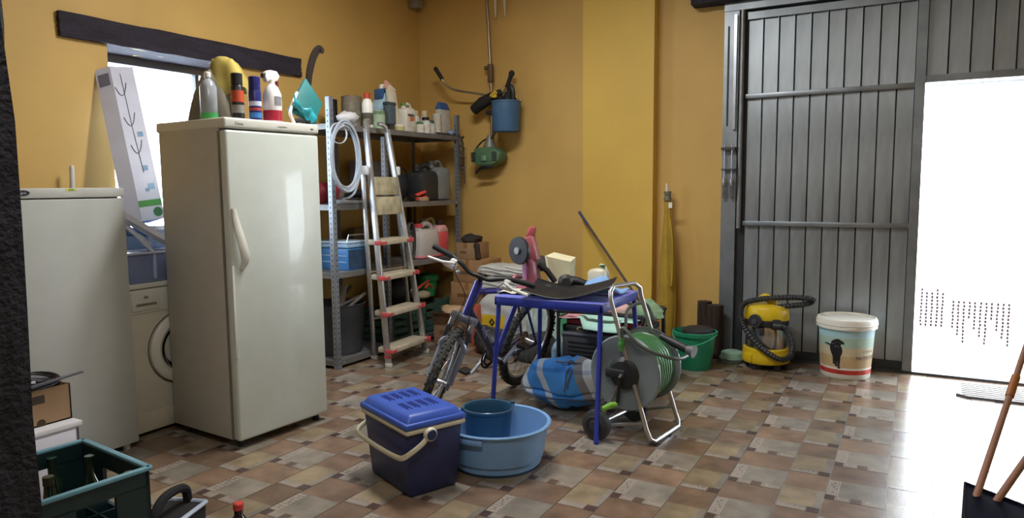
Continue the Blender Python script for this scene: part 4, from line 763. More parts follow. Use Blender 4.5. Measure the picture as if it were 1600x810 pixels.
def sack(name, label, c, sx, sy, sz, m, rz=0, seed=0, rot=None):
    rnd = random.Random(seed); p1, p2 = rnd.uniform(0, 6), rnd.uniform(0, 6); t = bmesh.new(); bmesh.ops.create_cube(t, size=2); bmesh.ops.subdivide_edges(t, edges=list(t.edges), cuts=9, use_grid_fill=True)
    for v in t.verts:
        x, y, z = v.co; k = (1-abs(x)**5*.25)*(1-abs(y)**5*.12) if sz < sx else 1
        v.co = V((x*sx/2*(1-.12*abs(z)**4), y*sy/2*(1-.12*abs(z)**4), (z*k*.5+.5*1)*sz+.006*math.sin(7*x+p1+3*z)*math.cos(6*y+p2)))
        v.co.y += .008*math.sin(9*z+p1+4*x)
    b = B(); b.merge(t); zm = min(v.co.z for v in b.bm.verts)
    for v in b.bm.verts: v.co.z -= zm
    th = thing(name, label, 'sack', c, rz, rot=rot); b.done('sack', m, th, ang=80); return th
SK = P('#c3c6c3', .55, n=.08, bump=.2); SK2 = P('#b7c9c3', .5, n=.12, bump=.2)
s1 = sack('cement_sack', 'white sack with yellow warning label standing behind the bicycle frame', (-3.10, 5.42, 0), .50, .24, .46, SK, .06, 1)
B().poly([(-.20, -.132, .13), (.02, -.132, .13), (.02, -.132, .27), (-.20, -.132, .27)]).xf(lambda c: V((c.x, c.y-.006, c.z))).done('yellow_label', P('#d9b92e', .5), s1)
b = B(); b.poly([(-.10+.03*math.cos(a), -.1395, .205+.038*math.sin(a)) for a in (0, PI/2, PI, 1.5*PI)]); b.done('hazard_diamond', P('#2a2415', .5), s1); B().poly([(-.108, -.140, .195), (-.092, -.140, .195), (-.094, -.140, .21), (-.1, -.140, .222), (-.107, -.140, .21)]).done('flame', P('#d9b92e', .5), s1)
b = B()
for k in range(4): b.b2((.06, -.138, .15+k*.03), (.19-.02*(k % 2), -.1365, .158+k*.03))
b.done('print_lines', P('#7d8288', .5), s1)
sk = [sack('white_sack', 'white plastic sack lying flat on the labelled sack', (-3.12, 5.45, .462), .48, .26, .13, SK, .03, 2), sack('white_sack', 'top white sack of the pile beside the cardboard boxes', (-3.15, 5.47, .595), .46, .24, .10, P('#cdcfcb', .55, n=.06, bump=.2), -.04, 3)]
sg = sack('white_sack', 'white and green sack standing behind the rear bicycle wheel', (-2.58, 5.30, 0), .42, .26, .50, SK2, .05, 4)
B().b2((.10, -.137, .18), (.19, -.128, .45)).done('green_print', P('#3f9a6a', .5), sg)
sack('white_sack', 'low white sack lying in front of the pilaster behind the table', (-2.12, 5.52, 0), .42, .30, .42, SK, -.1, 6)
heap('black_bag', 'dark bin bag bundle on the floor below the labelled sack', 'bag', (-3.05, 5.05, 0), (.20, .15, .14), P('#2b2b2d', .5, n=.2), .25, 3)
heap('black_bag', 'dark cloth bundle on the floor behind the rear wheel spokes', 'bag', (-2.62, 4.98, 0), (.17, .14, .15), P('#30302e', .8, n=.3), .25, 5)
# cardboard boxes in the corner
def carton(loc, d, label, rz=0, m=CARD, flaps=False, name='cardboard_box'):
    t = thing(name, label, 'box', loc, rz); B().b2((-d[0]/2, -d[1]/2, 0), (d[0]/2, d[1]/2, d[2]), bev=.003).done('box', m, t)
    B().b2((-.02, -d[1]/2-.0015, d[2]*.7), (.02, d[1]/2+.0015, d[2]+.0015)).done('tape', P('#8c6a44', .4), t)
    B().b2((-d[0]*.3, -d[1]/2-.001, d[2]*.35), (d[0]*.05, -d[1]/2, d[2]*.5)).done('print', P('#6f5133', .7), t)
    if flaps:
        for s in (-1, 1): B().hexa([(-d[0]/2, s*d[1]/2, d[2]), (d[0]/2, s*d[1]/2, d[2]), (d[0]/2, s*d[1]/2+.004, d[2]), (-d[0]/2, s*d[1]/2+.004, d[2])], [(-d[0]/2, s*(d[1]/2+.08), d[2]+.04), (d[0]/2, s*(d[1]/2+.08), d[2]+.04), (d[0]/2, s*(d[1]/2+.08)+.004, d[2]+.04), (-d[0]/2, s*(d[1]/2+.08)+.004, d[2]+.04)]).done('flap', m, t)
    return t
carton((-3.56, 5.62, 0), (.32, .36, .30), 'lowest cardboard box of the corner stack'); carton((-3.57, 5.63, .302), (.34, .36, .21), 'middle cardboard box of the corner stack', .04)
carton((-3.55, 5.62, .515), (.31, .34, .205), 'upper brown box of the corner stack with dark print', -.03); carton((-3.60, 5.62, .722), (.20, .26, .15), 'small cardboard box on top of the corner stack', .02, P('#98795a', .85, n=.1))
heap('dark_rag', 'dark rag crumpled on top of the small corner box', 'rag', (-3.60, 5.62, .875), (.09, .11, .05), P('#2e2925', .85, n=.3), .3, 9)
tag(B().tube(spline([(-3.49, 5.50, .87), (-3.47, 5.49, .84), (-3.46, 5.485, .78), (-3.45, 5.48, .735)], 4), [.02, .028, .03, .03]+[.026]*9, 8).done('dark_sleeve', P('#33271f', .85)), 'dark sleeve hanging beside the small corner box', 'cloth')
carton((-3.56, 5.22, 0), (.28, .22, .26), 'open brown box with papers in front of the corner stack', .1, P('#8f6f55', .85, n=.15), True)
heap('paper_heap', 'beige paper bundle in the open brown box', 'paper', (-3.56, 5.22, .264), (.11, .09, .05), P('#b89a78', .8, n=.2), .3, 12)
tag(B().b2((-3.36, 5.19, 0), (-3.29, 5.26, .36), bev=.008).done('orange_box', P('#b2563f', .6)), 'narrow orange red box standing right of the open brown box', 'box')
# ================================================================ PLAID BAG
t = thing('plaid_bag', 'blue and white plaid duvet bag on the floor under the table', 'bag', (-1.87, 4.02, 0), .12)
m = bpy.data.materials.new('plaid'); m.use_nodes = True; tt = m.node_tree; bs = tt.nodes['Principled BSDF']; bs.inputs['Roughness'].default_value = .8
tc = tt.nodes.new('ShaderNodeTexCoord'); sx = tt.nodes.new('ShaderNodeSeparateXYZ'); tt.links.new(tc.outputs['Object'], sx.inputs[0])
sh = tt.nodes.new('ShaderNodeMath'); sh.operation = 'MULTIPLY_ADD'; sh.inputs[1].default_value = .45; tt.links.new(sx.outputs['Z'], sh.inputs[0]); tt.links.new(sx.outputs['X'], sh.inputs[2])
def ramp(src, k, stops):
    ml = tt.nodes.new('ShaderNodeMath'); ml.operation = 'MULTIPLY'; ml.inputs[1].default_value = k; fr = tt.nodes.new('ShaderNodeMath'); fr.operation = 'FRACT'
    tt.links.new(src, ml.inputs[0]); tt.links.new(ml.outputs[0], fr.inputs[0]); r = tt.nodes.new('ShaderNodeValToRGB'); r.color_ramp.interpolation = 'CONSTANT'
    e = r.color_ramp.elements
    for i, (p, h) in enumerate(stops):
        q = e[i] if i < 2 else e.new(p)
        q.position = p; q.color = lin(h)+[1]
    tt.links.new(fr.outputs[0], r.inputs[0]); return r.outputs[0]
c1 = ramp(sh.outputs[0], 2.3, [(0, '#4a9cf2'), (.46, '#8f8f94'), (.58, '#d6e0ea'), (.70, '#4a98ee'), (.90, '#c3d2e4')]); c2 = ramp(sx.outputs['Z'], 6.0, [(0, '#ffffff'), (.5, '#d3dbe6'), (.62, '#ffffff')])
mxn = tt.nodes.new('ShaderNodeMix'); mxn.data_type = 'RGBA'; mxn.blend_type = 'MULTIPLY'; mxn.inputs[0].default_value = 1; tt.links.new(c1, mxn.inputs[6]); tt.links.new(c2, mxn.inputs[7]); tt.links.new(mxn.outputs[2], bs.inputs['Base Color'])
q = bmesh.new(); bmesh.ops.create_cube(q, size=2); bmesh.ops.subdivide_edges(q, edges=list(q.edges), cuts=15, use_grid_fill=True)
for v in q.verts:
    x, y, z = v.co; e = 1-.42*abs(x)**4; e2 = 1-.25*abs(y)**3; puf = .02*math.cos(3.5*PI*(x*.5+.5))*abs(math.cos(2.2*z))
    seam = -.022*math.exp(-((z+.35)/.07)**2)*(1 if abs(y) > .9 else .2)-.02*math.exp(-((x-.12+.1*z)/.05)**2)
    v.co = V((x*.275*(1-.10*abs(z)**3), y*(.19+puf+seam)*e*(1-.2*abs(z)**4), .145+z*(.145+seam)*e*e2+.012*math.sin(5*x+2*y)))
b = B(); b.merge(q); zm = min(v.co.z for v in b.bm.verts)
for v in b.bm.verts: v.co.z -= zm
b.done('bag', m, t, ang=80)
B().tube(spline([(-.25, -.135, .10), (-.1, -.205, .098), (.1, -.20, .10), (.25, -.14, .10)], 6), .004, 6).done('zip', P('#2b3550', .5), t)
b = B(); b.tube(arc((.05, -.10, .295), .022, 0, 2*PI, 16, 'xz'), .005, 6, closed=False); b.tube(spline([(.05, -.11, .28), (.04, -.165, .26), (.045, -.20, .20), (.04, -.205, .15)], 5), .005, 6); b.tube(spline([(.05, -.11, .28), (.07, -.16, .26), (.06, -.20, .21), (.06, -.207, .17)], 5), .005, 6); b.tube(spline([(-.06, -.06, .295), (0, -.09, .30), (.10, -.09, .30), (.16, -.05, .285)], 5), .006, 6); b.done('cord', P('#5b6068', .6), t)
# ================================================================ HOSE CART
t = thing('hose_cart', 'hose reel cart with aluminium frame in front of the blue table', 'hose cart', (-1.30, 3.74, 0), .0)
R2 = V((-1.30, 3.74, 0))
def rel(p): return V(p)-R2
fL, fR, hL, hR = V((-1.185, 3.57, .016)), V((-1.145, 3.955, .016)), V((-1.425, 3.60, .83)), V((-1.335, 3.83, .83))
up = lambda a, b, k: a.lerp(b, k)
path = [up(hL, fL, .02)]
loop = [hL+V((0, .0, -.06)), hL+V((-.004, .012, -.015)), hL+V((0, .05, .012)), hR+V((-.02, -.05, .012)), hR+V((0, -.012, -.015)), hR+V((0.002, 0, -.06))]
low = [fR+V((-.02, 0, .07)), fR+V((0, -.004, .02)), fR+V((.012, -.04, 0)), fL+V((.012, .04, 0)), fL+V((0, .004, .02)), fL+V((-.02, 0, .07))]
B().tube([rel(p) for p in loop+low], .0125, 10, closed=True).done('frame', P('#c9cacb', .28, .9, n=.06), t)
AXL, AXR = V((-1.475, 3.53, .085)), V((-1.40, 3.93, .085))
B().cyl(rel(AXL), rel(AXR), .010, seg=8).done('axle', SIL, t)
wd2 = (AXR-AXL).normalized()
def cw(c):
    m = wd2.to_track_quat('Z', 'Y').to_matrix().to_4x4(); m.translation = rel(c); b = B(); b.lathe([(0, -.022), (.065, -.024), (.082, -.018), (.085, 0), (.082, .018), (.065, .024), (0, .022)], 28); b.lathe([(.05, -.027), (.055, -.022), (.03, -.022), (.025, -.028), (0, -.028)], 20)
    b.xf(lambda p: m @ p).done('wheel', P('#38393b', .7), t)
cw(AXL); cw(AXR)
RC = V((-1.325, 3.735, .375)); rd = (fR-fL); rd.z = 0; rd.normalize(); mr = rd.to_track_quat('Z', 'Y').to_matrix().to_4x4(); mr.translation = rel(RC)
for s in (-1, 1):
    B().lathe([(.05, s*.135), (.12, s*.130), (.20, s*.145), (.208, s*.14), (.208, s*.132), (.20, s*.136), (.12, s*.122), (.05, s*.126)], 40).xf(lambda p: mr @ p).done('reel_disc', P('#98a3a6', .25, n=.06, tr=.35), t)
B().lathe([(.07, -.13), (.07, .13)], 24).cyl((0, 0, -.165), (0, 0, .165), .018).xf(lambda p: mr @ p).done('drum', P('#2d2f31', .5), t)
pts = []
for lay, (rr, n) in enumerate(((.10, 10), (.125, 9), (.15, 10), (.172, 8))):
    for k in range(n*20):
        a = 2*PI*k/20; z = (-.115+.23*k/(n*20))*(1 if lay % 2 == 0 else -1); pts.append(mr @ V((rr*math.cos(a)+.002*math.sin(a*3+lay), rr*math.sin(a), z)))
B().tube(pts, .0115, 7).done('hose', P('#3f7a45', .35, n=.25, sc=3), t)
b = B(); b.lathe([(0, -.14), (.075, -.142), (.09, -.15), (.07, -.175), (.03, -.18), (0, -.18)], 24); b.box((.035, -.0, -.165), (.12, .05, .05), bev=.01); b.xf(lambda p: mr @ p).done('hub', P('#2a2b2e', .5), t)
q0 = RC-rd*.175
b = B(); b.tube([rel(p) for p in (q0, q0-rd*.03+V((.005, 0, -.01)), q0-rd*.03+V((-.01, 0, -.16)))], [.014, .012, .010], 8); cr_ = b.done('crank', BLK, t)
B().tube([rel(q0-rd*.03+V((-.01, 0, -.16))), rel(q0-rd*.05+V((-.035, 0, -.162))), rel(q0-rd*.10+V((-.06, 0, -.175)))], [.014, .017, .014], 10).done('crank_grip', P('#7ab648', .4), cr_)
B().tube([rel(up(hL, fL, .56)), rel(RC-rd*.15), rel(AXL+V((0, .02, 0)))], .009, 8).done('strut', SIL, t); B().tube([rel(up(hR, fR, .56)), rel(RC+rd*.15), rel(AXR-V((0, .02, 0)))], .009, 8).done('strut', SIL, t)
B().tube([rel(AXL+V((.02, .03, -.01))), rel(fL+V((-.04, .02, .10)))], .009, 8).done('lower_bar', SIL, t); B().tube([rel(AXR+V((.02, -.03, -.01))), rel(fR+V((-.04, -.02, .10)))], .009, 8).done('lower_bar', SIL, t)
b = B(); b.cyl(rel(q0+V((0, -.005, .13))), rel(q0+V((.0, -.005, .20))), .013); b.cyl(rel(q0+V((0, -.005, .16))), rel(q0+V((0, -.005, .175))), .018); b.done('connector', P('#4f9a4f', .4), t)
e = [q0+V((0, 0, .19)), q0+V((.02, -.03, .26)), RC+V((.10, -.20, .17)), RC+V((.24, -.06, .09)), RC+V((.27, .13, .09)), RC+V((.20, .22, .10))]
B().tube([rel(p) for p in spline(e, 8)], .010, 8).done('loose_hose', P('#59635c', .4, n=.15), t)
sp = [RC+V((.13, .03, .185)), RC+V((.21, .01, .16)), RC+V((.29, -.01, .135)), RC+V((.33, -.02, .128))]
n1 = B().tube([rel(p) for p in sp[:3]], [.016, .024, .022], 12).done('spray_nozzle', P('#26282a', .5), t); B().cyl(rel(sp[2]), rel(sp[3]), .024, .034, 16).done('nozzle_head', P('#6d7072', .4, .4), n1)
B().tube([rel(p) for p in spline([RC+V((-.10, .10, .20)), RC+V((-.10, .14, .30)), RC+V((-.04, .26, .32)), RC+V((.02, .26, .22))], 6)], .010, 8).done('loose_hose', P('#4c5250', .4, n=.15), t)
# ================================================================ COOLER
CB = P('#27305f', .45, n=.08); CBL = P('#3456b4', .42, n=.06); CW = P('#cfcab0', .45, n=.04)
t = thing('cool_box', 'dark blue cool box with blue lid and cream handle on the floor', 'cooler', (-2.045, 2.635, 0), math.atan2(.40, -.92)+PI)
# local x: long axis, -y towards the camera side
B().hexa([(-.195, -.125, 0), (.195, -.125, 0), (.195, .125, 0), (-.195, .125, 0)], [(-.222, -.146, .318), (.222, -.146, .318), (.222, .146, .318), (-.222, .146, .318)], bev=.018).done('body', CB, t)
b = B(); b.b2((-.232, -.156, .30), (.232, .156, .326), bev=.010); b.done('rim_band', CW, t)
b = B(); b.hexa([(-.236, -.160, .326), (.236, -.160, .326), (.236, .160, .326), (-.236, .160, .326)], [(-.232, -.156, .352), (.232, -.156, .352), (.232, .156, .352), (-.232, .156, .352)], bev=.008)
b.hexa([(-.226, -.150, .348), (.226, -.150, .348), (.226, .150, .348), (-.226, .150, .348)], [(-.20, -.124, .385), (.20, -.124, .385), (.20, .124, .385), (-.20, .124, .385)], bev=.013); lid = b.done('lid', CBL, t)
b = B()
for gx in range(2):
    for gy in range(4):
        for k in range(5): b.b2((-.15+gx*.17, -.088+gy*.046+k*.0065, .384), (-.15+gx*.17+.11-.012*((gy+k) % 3), -.088+gy*.046+k*.0065+.0035, .3868))
stuff(b.done('lid_grooves', P('#22398a', .5), lid))
hpt = [(.236, -.05, .285), (.244, -.09, .255), (.235, -.168, .215), (.17, -.178, .2), (0, -.18, .196), (-.17, -.178, .2), (-.235, -.168, .215), (-.244, -.09, .255), (-.236, -.05, .285)]
HP = spline(hpt, 6); b = B(); b.grid(lambda u, v: V(HP[int(round(u*(len(HP)-1)))])+V((.006*math.cos(2*PI*v), .008*math.cos(2*PI*v), .013*math.sin(2*PI*v))), len(HP)-1, 10, wv=True); b.done('handle', CW, t)
for s in (-1, 1):
    kb = B().lathe([(0, .012), (.026, .012), (.031, .006), (.032, 0), (.032, -.01)], 24, (s*.242, -.04, .292), (0, s*PI/2, 0)).done('pivot_ring', CW, t); B().lathe([(0, .017), (.022, .016), (.025, .010)], 24, (s*.242, -.04, .292), (0, s*PI/2, 0)).done('pivot_cap', CB, kb)
# ================================================================ WASH TUB + BUCKET
TBL = P('#7ba6d8', .38, n=.05)
t = thing('wash_tub', 'large round light blue plastic tub beside the cool box', 'tub', (-1.795, 3.0, 0))
B().lathe([(0, .006), (.21, .006), (.225, .02), (.228, .05), (.236, .055), (.262, .205), (.272, .208), (.276, .216), (.27, .222), (.256, .218), (.230, .06), (.218, .014), (0, .012)], 56).done('tub', TBL, t); B().lathe([(.218, .006), (.214, 0), (.205, 0), (.205, .006)], 40).done('foot_ring', TBL, t)
for a in (-1.55, 1.59):
    b = B(); b.grid(lambda u, v: V(((.264+.012*v)*math.cos(a-.26+.52*u), (.264+.012*v)*math.sin(a-.26+.52*u), .206-.028*(v if u not in (0, 1) else v))), 12, 2); o_ = b.done('grip_lip', TBL, t); o_.modifiers.new('s', 'SOLIDIFY').thickness = .006
t = thing('bucket', 'dark blue bucket with wire handle standing in the light blue tub', 'bucket', (-1.888, 3.07, .013)); NB = P('#24506f', .4, n=.08)
B().lathe([(0, 0), (.10, 0), (.105, .01), (.125, .225), (.133, .23), (.133, .242), (.124, .24), (.118, .22), (.098, .012), (0, .012)], 40).done('bucket', NB, t)
B().tube([(.136*math.cos(a), .136*math.sin(a)*.98, .243-.004*math.sin(a)) for a in [(-2.25+PI*k/24) for k in range(25)]], .0028, 6).done('wire_handle', P('#8fa3b5', .3, .8), t)
for a in (-2.25, -2.25+PI): B().box((.136*math.cos(a), .136*math.sin(a), .24), (.02, .02, .03), rot=(0, 0, a), bev=.004).done('handle_ear', NB, t)
# ================================================================ GREEN BUCKET, BROOM, LOGS, PARASOL, DISH
t = thing('green_bucket', 'green plastic bucket by the pilaster holding the broom handle', 'bucket', (-1.425, 5.33, 0)); GBK = P('#1f8a66', .4, n=.05)
B().lathe([(0, 0), (.118, 0), (.122, .008), (.155, .255), (.165, .258), (.168, .285), (.158, .288), (.15, .25), (.116, .012), (0, .012)], 40).done('bucket', GBK, t); B().tube([(.167*math.cos(a), .167*math.sin(a), .27-.07*math.sin(a-PI)**2) for a in [PI+PI*k/20 for k in range(21)]], .004, 6).done('wire_handle', P('#3fa585', .3), t)
t = thing('rubber_disc', 'flat round black lid resting in the mouth of the green bucket', 'lid', (-1.40, 5.33, .262)); B().lathe([(0, 0), (.115, 0), (.12, .02), (.115, .04), (.09, .052), (0, .056)], 32).done('lid', P('#26282c', .6), t); B().lathe([(.118, .016), (.124, .02), (.118, .026)], 32).done('rim', BLK, t)
t = thing('broom', 'long dark handle leaning from the green bucket to the pilaster', 'broom', (-1.53, 5.35, .04)); p1 = V((-1.045, .405, 1.12)); B().tube([(-.02, 0, 0), V((-.02, 0, 0)).lerp(p1, .9)], .0105, 10).done('handle', P('#3d3230', .5), t); B().tube([V((-.02, 0, 0)).lerp(p1, .9), p1], .012, 10).done('end_grip', P('#2b3468', .4), t); B().box((-.03, .0, .03), (.05, .09, .05), rot=(0, -.8, 0), bev=.01).done('socket', P('#49a58d', .4), t)
LOG = P('#3a2b22', .95, n=.5, sc=12, bump=1, st=(4, 4, .7))
for i, (x, y, r, h, lb) in enumerate(((-1.475, 5.79, .055, .44, 'dark brown log standing behind the green bucket, left of the pair'), (-1.375, 5.73, .063, .425, 'dark brown log nearer the gate frame, right of the pair'))):
    b = B(); b.grid(lambda u, v: V(((r+.005*math.sin(5*2*PI*u)+.003*math.sin(11*2*PI*u+9*v))*math.cos(2*PI*u), (r+.005*math.sin(5*2*PI*u))*math.sin(2*PI*u), h*v)), 30, 8, wu=True); bmesh.ops.holes_fill(b.bm, edges=[e for e in b.bm.edges if e.is_boundary])
    o_ = b.done('log', LOG, ang=50); o_.location = (x, y, .0); tag(o_, lb, 'log')
YF = P('#a98a2c', .8, n=.15, sc=8, bump=.3)
t = thing('parasol', 'rolled parasol in a yellow cloth cover leaning in the corner by the pilaster', 'parasol', (-1.80, 5.80, 0))
b = B(); 
def par(u, v):
    z = .06+1.22*v; r = (.042+.03*math.sin(PI*min(1, v*1.1)**.8)-.018*v)*(1+.09*math.sin(4*2*PI*u+3*v)+.05*math.sin(7*2*PI*u))
    return V((r*math.cos(2*PI*u)+.02-.02*v, r*.8*math.sin(2*PI*u)+.01*v, z))
b.grid(par, 32, 24, wu=True); b.done('cover', YF, t, ang=80); B().cyl((.02, 0, 0), (.01, .003, .12), .022, seg=12).done('pole', P('#b9b2a2', .4), t)
B().tube([(0, .01, 1.26), (0, .01, 1.32)], [.035, .02], 12).cyl((0, .01, 1.31), (0, .01, 1.335), .03).done('top_tie', P('#6a6a58', .6), t); B().cyl((-.005, .01, 1.32), (-.008, .01, 1.40), .014, .010, 10).done('tip', P('#d9d6c8', .4), t)
B().b2((.028, -.055, 1.20), (.058, -.052, 1.245)).done('tag', P('#eceae2', .5), t); B().tube(spline([(.035, -.03, 1.12), (.062, -.05, .95), (.066, -.05, .72), (.06, -.06, .56), (.04, -.075, .60), (.015, -.075, .66)], 6), .006, 6).done('strap', P('#b8952e', .7), t)
t = thing('green_dish', 'pale green plastic dish on the floor left of the vacuum cleaner', 'dish', (-1.215, 5.66, 0)); B().lathe([(0, 0), (.08, 0), (.095, .03), (.085, .075), (.05, .088), (0, .09)], 24).done('dish', P('#86a593', .4), t); B().lathe([(.094, .022), (.10, .03), (.094, .038)], 24).done('rim', P('#6f8f7d', .4), t)
# ================================================================ VACUUM CLEANER
YEL = P('#d8b91e', .4, n=.05); VB = P('#232427', .5)
t = thing('vacuum_cleaner', 'yellow and steel wet vacuum cleaner with black hose before the gate', 'vacuum cleaner', (-.955, 5.60, 0)); 
for k in range(5):
    a = 2*PI*k/5+.5; cs = B(); cs.cyl((.14*math.cos(a), .14*math.sin(a)-.013, .022), (.14*math.cos(a), .14*math.sin(a)+.013, .022), .022, seg=14); cs.cyl((.14*math.cos(a), .14*math.sin(a), .03), (.14*math.cos(a), .14*math.sin(a), .06), .016, seg=10); cs.done('caster', VB, t)
B().lathe([(0, .04), (.12, .04), (.15, .045), (.15, .055), (0, .055)], 32).done('underside', VB, t)
B().lathe([(.12, .05), (.168, .05), (.175, .062), (.172, .10), (.165, .155), (.155, .162), (.12, .162)], 36, sx=1, sy=1).done('base_ring', YEL, t)
for a in (-2.2, -.95): B().box((.16*math.cos(a), .16*math.sin(a), .09), (.05, .08, .075), rot=(0, 0, a), bev=.014).done('base_pod', YEL, t)
B().lathe([(.148, .155), (.15, .16), (.15, .335), (.148, .34)], 40).done('steel_drum', P('#c2c3c6', .22, .95, n=.05), t)
B().lathe([(.152, .330), (.160, .338), (.160, .372), (.150, .38)], 40).done('clamp_ring', VB, t)
b = B(); b.lathe([(.158, .37), (.162, .385), (.158, .45), (.145, .475), (.10, .487), (0, .49)], 40, sx=1, sy=.92); b.done('motor_head', YEL, t)
b = B(); b.grid(lambda u, v: V((-.13+.035*math.cos(2*PI*v)*.6+.2*u, .02*math.sin(2*PI*v), .46+.085*math.sin(PI*min(1, u*1.02))+.02*math.cos(2*PI*v))), 16, 10, wv=True); b.done('carry_handle', YEL, t)
B().lathe([(0, .02), (.045, .02), (.052, .012), (.052, 0)], 28, (-.05, -.155, .375), (PI/2, 0, -.3)).done('exhaust_disc', P('#2b2c30', .5), t); B().lathe([(0, .03), (.02, .03), (.022, .018)], 20, (-.05, -.155, .375), (PI/2, 0, -.3)).done('switch', P('#45474c', .4), t)
B().box((-.005, -.155, .30), (.035, .03, .06), bev=.008).done('latch', VB, t); B().box((.095, -.13, .355), (.06, .05, .075), rot=(0, 0, .6), bev=.012).done('latch', VB, t); B().box((-.185, 0, .375), (.02, .06, .05), bev=.008).done('side_clip', YEL, t)
hpts = [(.12, -.155, .345), (.165, -.17, .33), (.215, -.18, .24), (.20, -.185, .14), (.12, -.185, .115), (-.02, -.185, .20), (-.13, -.17, .33), (-.165, -.14, .43), (-.14, -.09, .495), (-.02, -.06, .53), (.15, -.04, .55), (.29, -.03, .552), (.325, -.02, .53), (.27, -.02, .505), (.10, -.03, .475), (-.03, -.04, .455), (-.05, -.05, .452)]
HS2 = spline(hpts, 14); b = B(); b.tube(HS2, [.0205+.0025*(1 if i % 2 else -1) for i in range(len(HS2))], 12); b.done('suction_hose', P('#2d2f33', .5), t)
B().cyl((.075, -.155, .35), (.13, -.157, .348), .027).done('hose_socket', VB, t)
# ================================================================ PAIL OF DOG FOOD
t = thing('food_pail', 'white lidded pail printed with a black dog standing before the gate', 'pail', (-.405, 5.63, 0)); PW = P('#e3e0d6', .4, n=.02)
def rad(z): return .165+.022*z/.37
b = B(mi=0); zs = [(.0, 0), (.05, 1), (.075, 0), (.085, 2), (.17, 3), (.23, 4), (.30, 5), (.37, 5)]
b.lathe([(0, 0), (.16, 0), (rad(.0), .006)], 48, mi=0)
for (z0, c), (z1, _) in zip(zs, zs[1:]): b.lathe([(rad(z0), max(.006, z0)), (rad(z1), z1)], 48, mi={0: 0, 1: 0, 2: 2, 3: 3, 4: 4, 5: 5}[c])
b.done('pail', [PW, P('#c23a30', .4), P('#bfa67d', .45, n=.15), P('#c9bd9e', .45, n=.12), P('#a9c3b4', .45, n=.1), P('#a8cdd6', .45, n=.1)], t, weld=True)
B().lathe([(rad(.035)+.001, .038), (rad(.07)+.001, .07)], 48).done('red_band', P('#c23a30', .4), t)
B().lathe([(.19, .355), (.202, .36), (.204, .41), (.196, .428), (.185, .432), (.178, .420), (0, .418)], 48).done('lid', PW, t); B().lathe([(.2045, .385), (.207, .39), (.2045, .396)], 48).done('lid_ridge', PW, t)
fa = math.atan2(-5.63, .405)
def wrap(x, z, lift=.0015): a = fa+x/rad(z); r = rad(z)+lift; return V((r*math.cos(a), r*math.sin(a), z))
b = B()
for a0, a1 in ((.06, .17),): b.grid(lambda u, v: V((.206*math.cos(fa+.0+.0+(a0+(a1-a0)*u-.05)*3), .206*math.sin(fa+(a0+(a1-a0)*u-.05)*3), .372+.012*v)), 10, 1)
b.done('lid_tab', P('#f1efe9', .4), t)
DOGM = P('#151417', .6, n=.2)
def blob(b, pts, n=10): b.poly([wrap(x, z) for x, z in pts])
def ell(b, cx, cz, rx, rz, rot=0, n=14, lift=.0015): b.poly([wrap(cx+rx*math.cos(a)*math.cos(rot)-rz*math.sin(a)*math.sin(rot), cz+rx*math.cos(a)*math.sin(rot)+rz*math.sin(a)*math.cos(rot), lift) for a in [2*PI*k/n for k in range(n)]])
b = B(); dx = -.055
ell(b, dx, .268, .030, .026); ell(b, dx-.03, .27, .018, .010, .7, lift=.0013); ell(b, dx+.03, .27, .018, .010, -.7, lift=.0013); ell(b, dx+.004, .25, .016, .02); ell(b, dx-.006, .208, .040, .055, lift=.0012); ell(b, dx-.03, .215, .022, .045, .3, lift=.0011); ell(b, dx-.07, .248, .03, .006, -.15, lift=.0013)
for x0, z0, z1 in ((-.022, .19, .115), (-.006, .17, .10), (.012, .19, .085)): b.poly([wrap(dx+x0-.012, z0), wrap(dx+x0+.012, z0), wrap(dx+x0+.006, z1), wrap(dx+x0-.005, z1)]); ell(b, dx+x0+.003, z1, .010, .006)
b.done('dog_print', DOGM, t); b = B(); ell(b, dx+.004, .238, .006, .003, lift=.0022); ell(b, dx-.008, .27, .002, .002, lift=.0022); ell(b, dx+.014, .27, .002, .002, lift=.0022); b.done('dog_face', P('#8d7f7a', .5), t)
for body, x0, z0, s_ in (('CANINE', .165, .205, .026), ('NUTRITION', .165, .160, .036), ('ADULT', -.02, .053, .018)):
    me = textm(body, s_, 0, 'CENTER' if body == 'ADULT' else 'CENTER')
    bm_ = bmesh.new(); bm_.from_mesh(me)
    for v in bm_.verts: v.co = wrap(x0+v.co.x, z0+v.co.y, .002)
    bm_.to_mesh(me); bm_.free(); me.materials.clear(); me.materials.append(P('#2a2d34' if body != 'ADULT' else '#2a1a1a', .5)); link('lettering', me, t)
# ================================================================ ON THE BACK WALL
t = thing('brush_cutter', 'green engined brush cutter hanging engine down on the yellow wall', 'brush cutter', (-3.52, 5.84, 1.55))
def W(x, z, y=0): return (x+3.52, y, z-1.55)
sh = B(); sh.tube([W(-3.515, 1.72), W(-3.505, 2.2), W(-3.535, 2.9), W(-3.56, 3.28)], .0135, 10); sh.done('shaft', P('#9c8d78', .35, .7), t)
EG = P('#4f6f52', .45, n=.1)
e_ = B(); e_.prism([(-.14, .02), (-.16, .09), (-.10, .15), (.09, .155), (.17, .10), (.15, .02), (.06, -.02), (-.08, -.02)], -.08, .07, 1, bev=.02); e_.xf(lambda c: c+V((0, -.04, .05))).done('engine', EG, t)
B().lathe([(.075, 0), (.035, .10), (.02, .14), (0, .14)], 20, (.005, -.03, .18)).done('clutch_cone', P('#8a8a84', .4, .5), t)
for x0 in (-.13, .10):
    b = B()
    for k in range(5): b.b2((x0-.02, -.125, .075+k*.018), (x0+.03, -.115, .084+k*.018))
    b.done('cooling_fins', P('#1d241e', .6), t)
